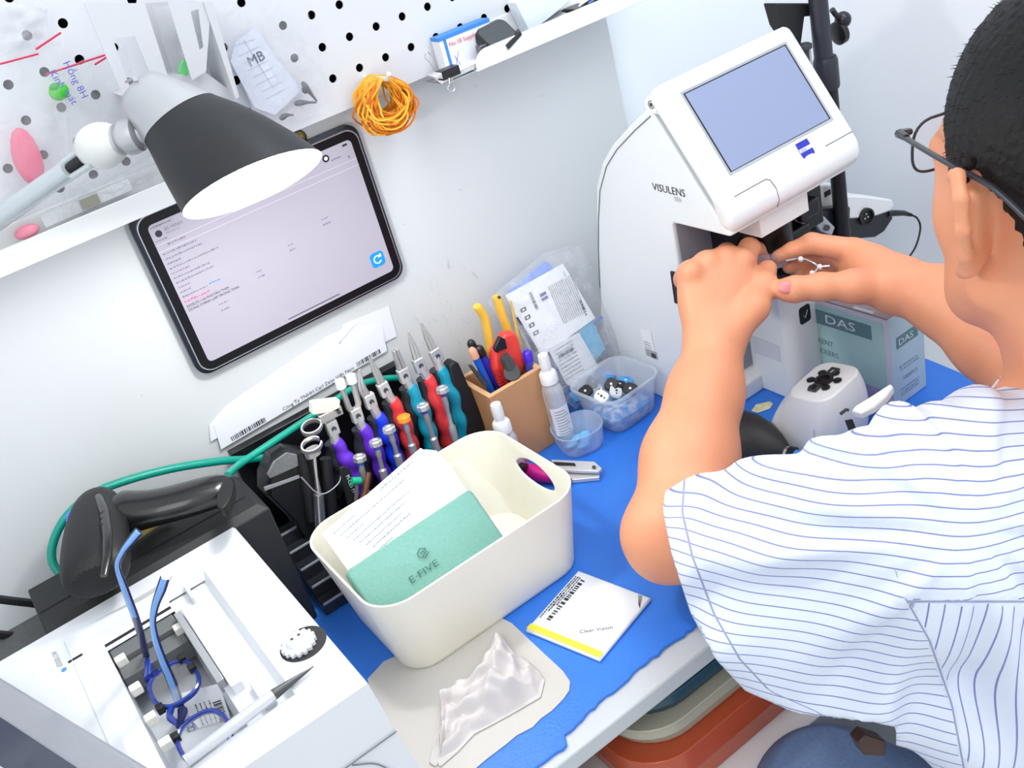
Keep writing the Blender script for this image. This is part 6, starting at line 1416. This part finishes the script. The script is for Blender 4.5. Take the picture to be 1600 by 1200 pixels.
# ------------------------------------------------------------------ shirt
def striped(name):
    m = bpy.data.materials.new(name); m.use_nodes = True; nt = m.node_tree; n = nt.nodes; L = nt.links; b = n['Principled BSDF']
    b.inputs['Roughness'].default_value = .85
    tc = n.new('ShaderNodeTexCoord')
    def math_(op, a, b_=None, c_=None):
        q = n.new('ShaderNodeMath'); q.operation = op
        for i, x in enumerate((a, b_, c_)):
            if x is None: continue
            if isinstance(x, (int, float)): q.inputs[i].default_value = float(x)
            else: L.new(x, q.inputs[i])
        return q.outputs[0]
    at_ = n.new('ShaderNodeAttribute'); at_.attribute_name = 'stripe'; at_.attribute_type = 'GEOMETRY'
    am = n.new('ShaderNodeAttribute'); am.attribute_name = 'seam'; am.attribute_type = 'GEOMETRY'
    fr2 = math_('FRACT', at_.outputs['Fac']); d2 = math_('ABSOLUTE', math_('SUBTRACT', fr2, .5)); ln = math_('LESS_THAN', d2, .055)
    sm_ = math_('LESS_THAN', math_('ABSOLUTE', am.outputs['Fac']), .0007)
    ns = n.new('ShaderNodeTexNoise'); ns.inputs['Scale'].default_value = 9; L.new(tc.outputs['Object'], ns.inputs['Vector'])
    c0 = n.new('ShaderNodeMix'); c0.data_type = 'RGBA'; c0.inputs[6].default_value = (*lin((224, 230, 242)), 1); c0.inputs[7].default_value = (*lin((210, 218, 236)), 1); L.new(ns.outputs[0], c0.inputs[0])
    c1 = n.new('ShaderNodeMix'); c1.data_type = 'RGBA'; L.new(ln, c1.inputs[0]); L.new(c0.outputs[2], c1.inputs[6]); c1.inputs[7].default_value = (*lin((124, 134, 186)), 1)
    c2 = n.new('ShaderNodeMix'); c2.data_type = 'RGBA'; L.new(sm_, c2.inputs[0]); L.new(c1.outputs[2], c2.inputs[6]); c2.inputs[7].default_value = (*lin((150, 156, 186)), 1)
    L.new(c2.outputs[2], b.inputs['Base Color'])
    n2 = n.new('ShaderNodeTexNoise'); n2.inputs['Scale'].default_value = 35; n2.inputs['Detail'].default_value = 3; L.new(tc.outputs['Object'], n2.inputs['Vector'])
    bp = n.new('ShaderNodeBump'); bp.inputs['Strength'].default_value = .35; bp.inputs['Distance'].default_value = .004; L.new(n2.outputs[0], bp.inputs['Height']); L.new(bp.outputs[0], b.inputs['Normal'])
    return m
def shirt_field(g, T):
    S = SDF((.27, -.90, -.36), (1.02, -.36, .34), .0036)
    # torso: stacked elliptical sections
    for (c, r) in (((.625, -.705, -.20), (.185, .125, .22)), ((.625, -.70, -.02), (.190, .125, .20)), ((.625, -.69, .10), (.180, .110, .13))): S.ell(c, I3, (r[0]+T, r[1]+T, r[2]+T), .06)
    S.cone(LS+v3((.02, 0, .0)), C7-v3((0, -.01, .035)), .060+T, .066+T, .05); S.cone(RS-v3((.02, 0, 0)), C7-v3((0, -.01, .035)), .060+T, .066+T, .05)
    # left sleeve fan
    S.cone(LS, at(1098, 826, .885), .058+T, .050+T, .04)
    S.cone(LS-Z*.02, at(1128, 905, .835), .060+T, .050+T, .04)
    S.cone(LS-Z*.04, at(1180, 985, .80), .058+T, .044+T, .04)
    S.cone(LS-Z*.06, at(1262, 1052, .775), .056+T, .038+T, .04)
    S.cone(v3((.47, -.67, .02)), at(1330, 1070, .76), .05+T, .04+T, .05)
    # right sleeve
    S.cone(RS, RS*.30+RE*.70, .062+T, .060+T, .04)
    return S
So = shirt_field(None, 0); sl, P = So.region((.27, -.90, -.36), (1.02, -.36, .34))
Pd = P-v3((0, 0, 0)); xi = (P-CAM)@RC[0]; yi = (P-CAM)@RC[1]; zi = (P-CAM)@RC[2]; px_ = 800+FPX*xi/zi; py_ = 600+FPX*yi/zi
# drapery: folds that fan out from the shoulder, plus a few broad ones
ang = np.arctan2((P-LS)@HD, -((P-LS)@HA)); rad = np.sqrt(((P-LS)@HD)**2+((P-LS)@HA)**2)
fold = .0045*np.sin(ang*11+rad*14)*np.clip(rad/.12, 0, 1)+.0030*np.sin(ang*19-rad*25+1)*np.clip(rad/.12, 0, 1)+.0022*np.sin((P@unit(v3((.3, 1, .8))))*95+4*np.sin((P@HA)*18))
So.d[sl] += fold.astype(np.float32)
# sleeve hem: everything beyond the hem surface towards the elbow is cut
def hemdist(P):
    a = at(1036, 775, .865); b = at(1098, 960, .83); c = at(1150, 1040, .80); d = at(1235, 1120, .78)
    best = None
    hx = (P-CAM); zz = hx@RC[2]; X_ = hx@RC[0]/zz*FPX+800; Y_ = hx@RC[1]/zz*FPX+600
    # hem polyline measured along the arm direction
    xs = np.interp(Y_, [700, 740, 800, 870, 960, 1030, 1080, 1115, 1135], [1062, 1040, 1036, 1050, 1080, 1118, 1165, 1245, 1400])
    return (xs-X_)/FPX*zz
hd_ = hemdist(P).astype(np.float32)
leftmask = (P[..., 0] < .60)
cutd = np.where(leftmask, hd_, -1).astype(np.float32)
rdir = unit(RE-RS); rcut = ((P-(RS*.34+RE*.66))@rdir).astype(np.float32); rcut = np.where(P[..., 0] > .70, rcut, -1)
So.d[sl] = np.maximum(So.d[sl], cutd); So.d[sl] = np.maximum(So.d[sl], rcut)
hemz = (-.225-P[..., 2]).astype(np.float32); So.d[sl] = np.maximum(So.d[sl], hemz)
# hollow
Si = shirt_field(None, -.006); inner_d = np.where(leftmask & (hd_ > -.06), Si.d[sl]+fold.astype(np.float32), .05)
So.d[sl] = np.maximum(So.d[sl], -inner_d)
# neck opening
So.cone(C7+v3((0, .03, .0)), hp_(-.02, 0, -.06), .060, .075, .0, 's')
SHIRT = striped('striped_cotton')
sh = So.mesh('shirt', SHIRT, ps_)
me = sh.data; co = np.empty(len(me.vertices)*3, np.float32); me.vertices.foreach_get('co', co); W = co.reshape(-1, 3)+PLOC
zz = (W-CAM)@RC[2]; X_ = (W-CAM)@RC[0]; Y_ = (W-CAM)@RC[1]
yv = Y_+.004*np.sin(X_*30)+.003*np.sin(X_*55+Y_*40)+.020*np.clip((.34-X_)/.2, 0, 1)**2*0
# cloth coordinates: stripes run along the sleeve and across the yoke; down the back panel below the yoke seam
slopeA = (W@unit(v3((-.46, -.30, -.83)))); wobble = .0035*np.sin((W@HA)*34+(W@HV)*22)+.0022*np.sin((W@HA)*71+(W@HD)*30)
valA = (slopeA+wobble)/.0080
valB = (W@unit(v3((.80, -.56, -.20)))+.12*(W@HD)*-1+.002*np.sin((W@HD)*50))/.0084
Px = 800+FPX*X_/zz; Py = 600+FPX*Y_/zz
seam_h = (Py-940)/FPX*zz; seam_v = (Px-np.interp(Py, [800, 930, 1000, 1100, 1200], [1372, 1412, 1452, 1487, 1506]))/FPX*zz
isB = (seam_h > 0) & (seam_v > 0)
val = np.where(isB, valB, valA)
seam = np.where(isB, np.minimum(seam_h, seam_v), np.where(seam_h > 0, seam_v, np.where(seam_v > 0, np.where(Px > 1412, seam_h, 1), np.where(Py > 815, seam_v, 1))))
hemline = (Px-np.interp(Py, [700, 740, 800, 870, 960, 1030, 1080, 1115], [1062, 1070, 1066, 1082, 1116, 1156, 1203, 1283]))/FPX*zz*.8
seam = np.where((np.abs(hemline) < np.abs(seam)) & (W[:, 0] < .6), hemline, seam)
for nm_, arr in (('stripe', val), ('seam', seam)):
    at2 = me.attributes.new(nm_, 'FLOAT', 'POINT'); at2.data.foreach_set('value', arr.astype(np.float32))
# collar
cl_ = [C7+v3((0, .028, .006))+v3((.066*math.cos(a), .056*math.sin(a), .014*math.sin(a+math.pi)+.0)) for a in np.linspace(0, 2*math.pi, 28, endpoint=False)]
cm_ = C7+v3((0, .028, 0)); MB().loft([[cm_+(p-cm_)*s_+Z*h for p in cl_] for s_, h in ((1.0, -.012), (.98, .014), (1.04, .016), (1.16, -.006))], cap=False).build('collar', mat('collar_cotton', (228, 233, 244), .85), ps_, smooth=70)
# ------------------------------------------------------------------ jeans
def denim():
    m = mat('denim', (118, 142, 178), .85, var=.35, scale=260, bump=.5, bscale=900, rgb2=(86, 110, 152)); return m
J = SDF((.34, -.95, -.80), (1.0, -.20, -.12), .006)
J.ell((.63, -.76, -.29), I3, (.175, .12, .12), .04)
KL, KR = v3((.412, -.548, -.172)), v3((.80, -.56, -.20))
J.cone((.545, -.76, -.26), KL, .090, .066, .04); J.cone((.73, -.76, -.26), KR, .088, .068, .04)
J.cone(KL, KL+v3((-.0, -.01, -.40)), .060, .050, .03); J.cone(KR, KR+v3((0, -.01, -.40)), .060, .050, .03)
J.mesh('jeans', denim(), ps_)
for K_ in (KL, KR):
    f0 = v3((K_[0], -.55, -.712)); MB().sphere(f0, (.046, .115, .036), 18).build('shoe', mat('shoe_black', (40, 40, 44), .5), ps_)
st = thing('office_stool', 'black padded stool the person sits on', 'stool', (.62, -.80, -.75))
MB().lathe([(.17, 0), (.19, .012), (.19, .045), (.17, .055)], (.62, -.82, -.468), (0, 0, 1), 36).build('seat', mat('seat_black', (34, 34, 38), .6), st)
MB().cyl((.62, -.80, -.70), (.62, -.80, -.46), .025).build('post', DARKG, st)
MB().lathe([(.22, 0), (.22, .012), (.06, .03), (.03, .05)], (.62, -.80, -.749), (0, 0, 1), 36).build('base', DARKG, st)

# ------------------------------------------------------------------ worn glasses
wg = thing('eyeglasses', 'dark metal eyeglasses worn by the person in the striped shirt', 'glasses', hp_(.10, 0, 0))
GM = mat('dark_gunmetal', (66, 68, 74), .3, metal=.5)
for s_ in (-1, 1):
    c_ = hp_(.104, .034*s_, .020); P_ = []
    for a in np.linspace(0, 2*math.pi, 33):
        ca, sa = math.cos(a), math.sin(a); P_.append(c_+R_h*(.0265*abs(ca)**.7*(1 if ca > 0 else -1)*(1 if 1 else 0))+U_*(.0200*abs(sa)**.75*(1 if sa > 0 else -1))-F_*(.010*(abs(.034*s_+.0265*ca)/.06)**2))
    MB().tube(P_, .0011, 8, cap=False).build('rim', GM, wg)
    MB().loft([[c_+(p-c_)*.97+F_*h for p in P_[:-1]] for h in (-.0005, .0005)]).build('lens', film('eyeglass_lens', fac=.06, rough=.03, wrinkle=3, fac2=.08), wg)
    MB().tube([hp_(.098, .060*s_, .034), hp_(.093, .0715*s_, .036), hp_(.080, .0740*s_, .0365)], [.0026, .0034, .0026], 8).build('end_piece', GM, wg)
    MB().tube(smooth_path([hp_(.088, .0735*s_, .0365), hp_(.05, .0800*s_, .0365), hp_(.006, .0860*s_, .0360), hp_(-.030, .0850*s_, .032), hp_(-.062, .0800*s_, .016)], 5), .0024, 8, flat=.6).build('temple', GM, wg)
MB().tube([hp_(.105, -.009, .026), hp_(.108, 0, .029), hp_(.105, .009, .026)], .0014, 8).build('bridge', GM, wg)

# ------------------------------------------------------------------ rimless glasses held at the lens meter
hg = thing('rimless_glasses', 'rimless glasses with thin silver wires held between both hands', 'glasses', at(1240, 412, 1.03))
WIRE = mat('wire_silver', (216, 214, 222), .15, metal=.9)
MB().loft([[at(1205+27*math.cos(a), 408+11*math.sin(a), 1.045+.012*math.sin(a))+HV*h for a in np.linspace(0, 2*math.pi, 28, endpoint=False)] for h in (0, .0015)]).build('lens', film('held_lens', fac=.22, rough=.03, wrinkle=3, fac2=.3), hg)
MB().tube(smooth_path([at(1228, 407, 1.032), at(1252, 404, 1.030), at(1270, 410, 1.028), at(1280, 417, 1.026)], 6), .0011, 8).build('wire_arm', WIRE, hg)
MB().tube(smooth_path([at(1272, 427, 1.022), at(1280, 418, 1.022), at(1296, 416, 1.020)], 6), .0012, 8).build('wire_arm', WIRE, hg)
for p in ((1251, 405), (1281, 417), (1269, 427)): MB().sphere(at(p[0], p[1], 1.022), (.003, .003, .003), 10).build('hinge', mat('clear_silicone', (236, 236, 240), .2), hg)

bh = thing('leather_pouch', 'small dark brown leather pouch showing between the shirt hem and the jeans', 'pouch', at(1372, 1140, .80))
P_ = [at(px, py, .79) for px, py in ((1340, 1160), (1352, 1147), (1384, 1158), (1384, 1182), (1350, 1180))]; MB().loft([P_, [p+HV*.02 for p in P_]]).build('pouch_body', mat('leather_brown', (74, 46, 34), .4, var=.3, scale=120), bh, bevel=.001)

# ------------------------------------------------------------------ smaller pieces belong to the part they sit on
NEST = {'rivet': 'joint', 'jaw_screw': 'jaw', 'colour_ring': 'shaft', 'refresh_button': 'screen', 'icon_strokes': 'screen', 'text_block': 'screen', 'heading': 'screen', 'page_text': 'screen', 'page_marks': 'screen', 'red_line': 'screen', 'link_text': 'screen', 'rule_line': 'screen',
        'badge': 'screen_housing', 'hinge_screw': 'hinge', 'check_button': 'front_pillar', 'pillar_inset': 'front_pillar', 'nose_rest': 'lens_table', 'label_print': 'side_label', 'port_hole': 'port', 'thumb_nail': 'body', 'pupil': 'eye',
        'thumb_rod': 'clamp_arm', 'thumb_screw': 'clamp_arm', 'ball_grip': 'lever', 'pivot_bolt': 'lever_plate', 'pin': 'socket', 'switch': 'upper_shell', 'logo_text': 'logo_plate', 'lid_tab': 'lid', 'dial_hole': 'dial', 'cross_slot': 'screw_head',
        'switch_pin': 'neck', 'joint_ring': 'joint_ball', 'nozzle': 'pump_collar', 'thumb_ridge': 'cutter_body', 'emblem_band': 'emblem', 'embossed_mark': 'case_body', 'watch_glass': 'watch_body', 'clasp': 'strap', 'ruled_lines': 'tag_paper', 'brand_print': 'tag_blue_end', 'vent_slot': 'handle', 'blue_light': 'head', 'pale_line': 'dark_screen', 'temple_face': 'temple', 'grip_pad': 'clamp_body', 'trim_line': 'clamp_body', 'lid_seam': 'casing', 'finger_groove': 'casing', 'panel_seam': 'casing', 'front_seam': 'casing', 'step_edge': 'step'}
base = lambda o: o.name.split('.')[0]
def centre(o): return sum((Vector(c) for c in o.bound_box), Vector())/8
for t in [o for o in bpy.data.objects if o.parent is None and 'category' in o]:
    kids = list(t.children)
    for c in kids:
        tgt = NEST.get(base(c))
        if not tgt: continue
        cand = [k for k in kids if base(k) == tgt and k.parent == t and k != c]
        if cand: c.parent = min(cand, key=lambda k: (centre(k)-centre(c)).length)
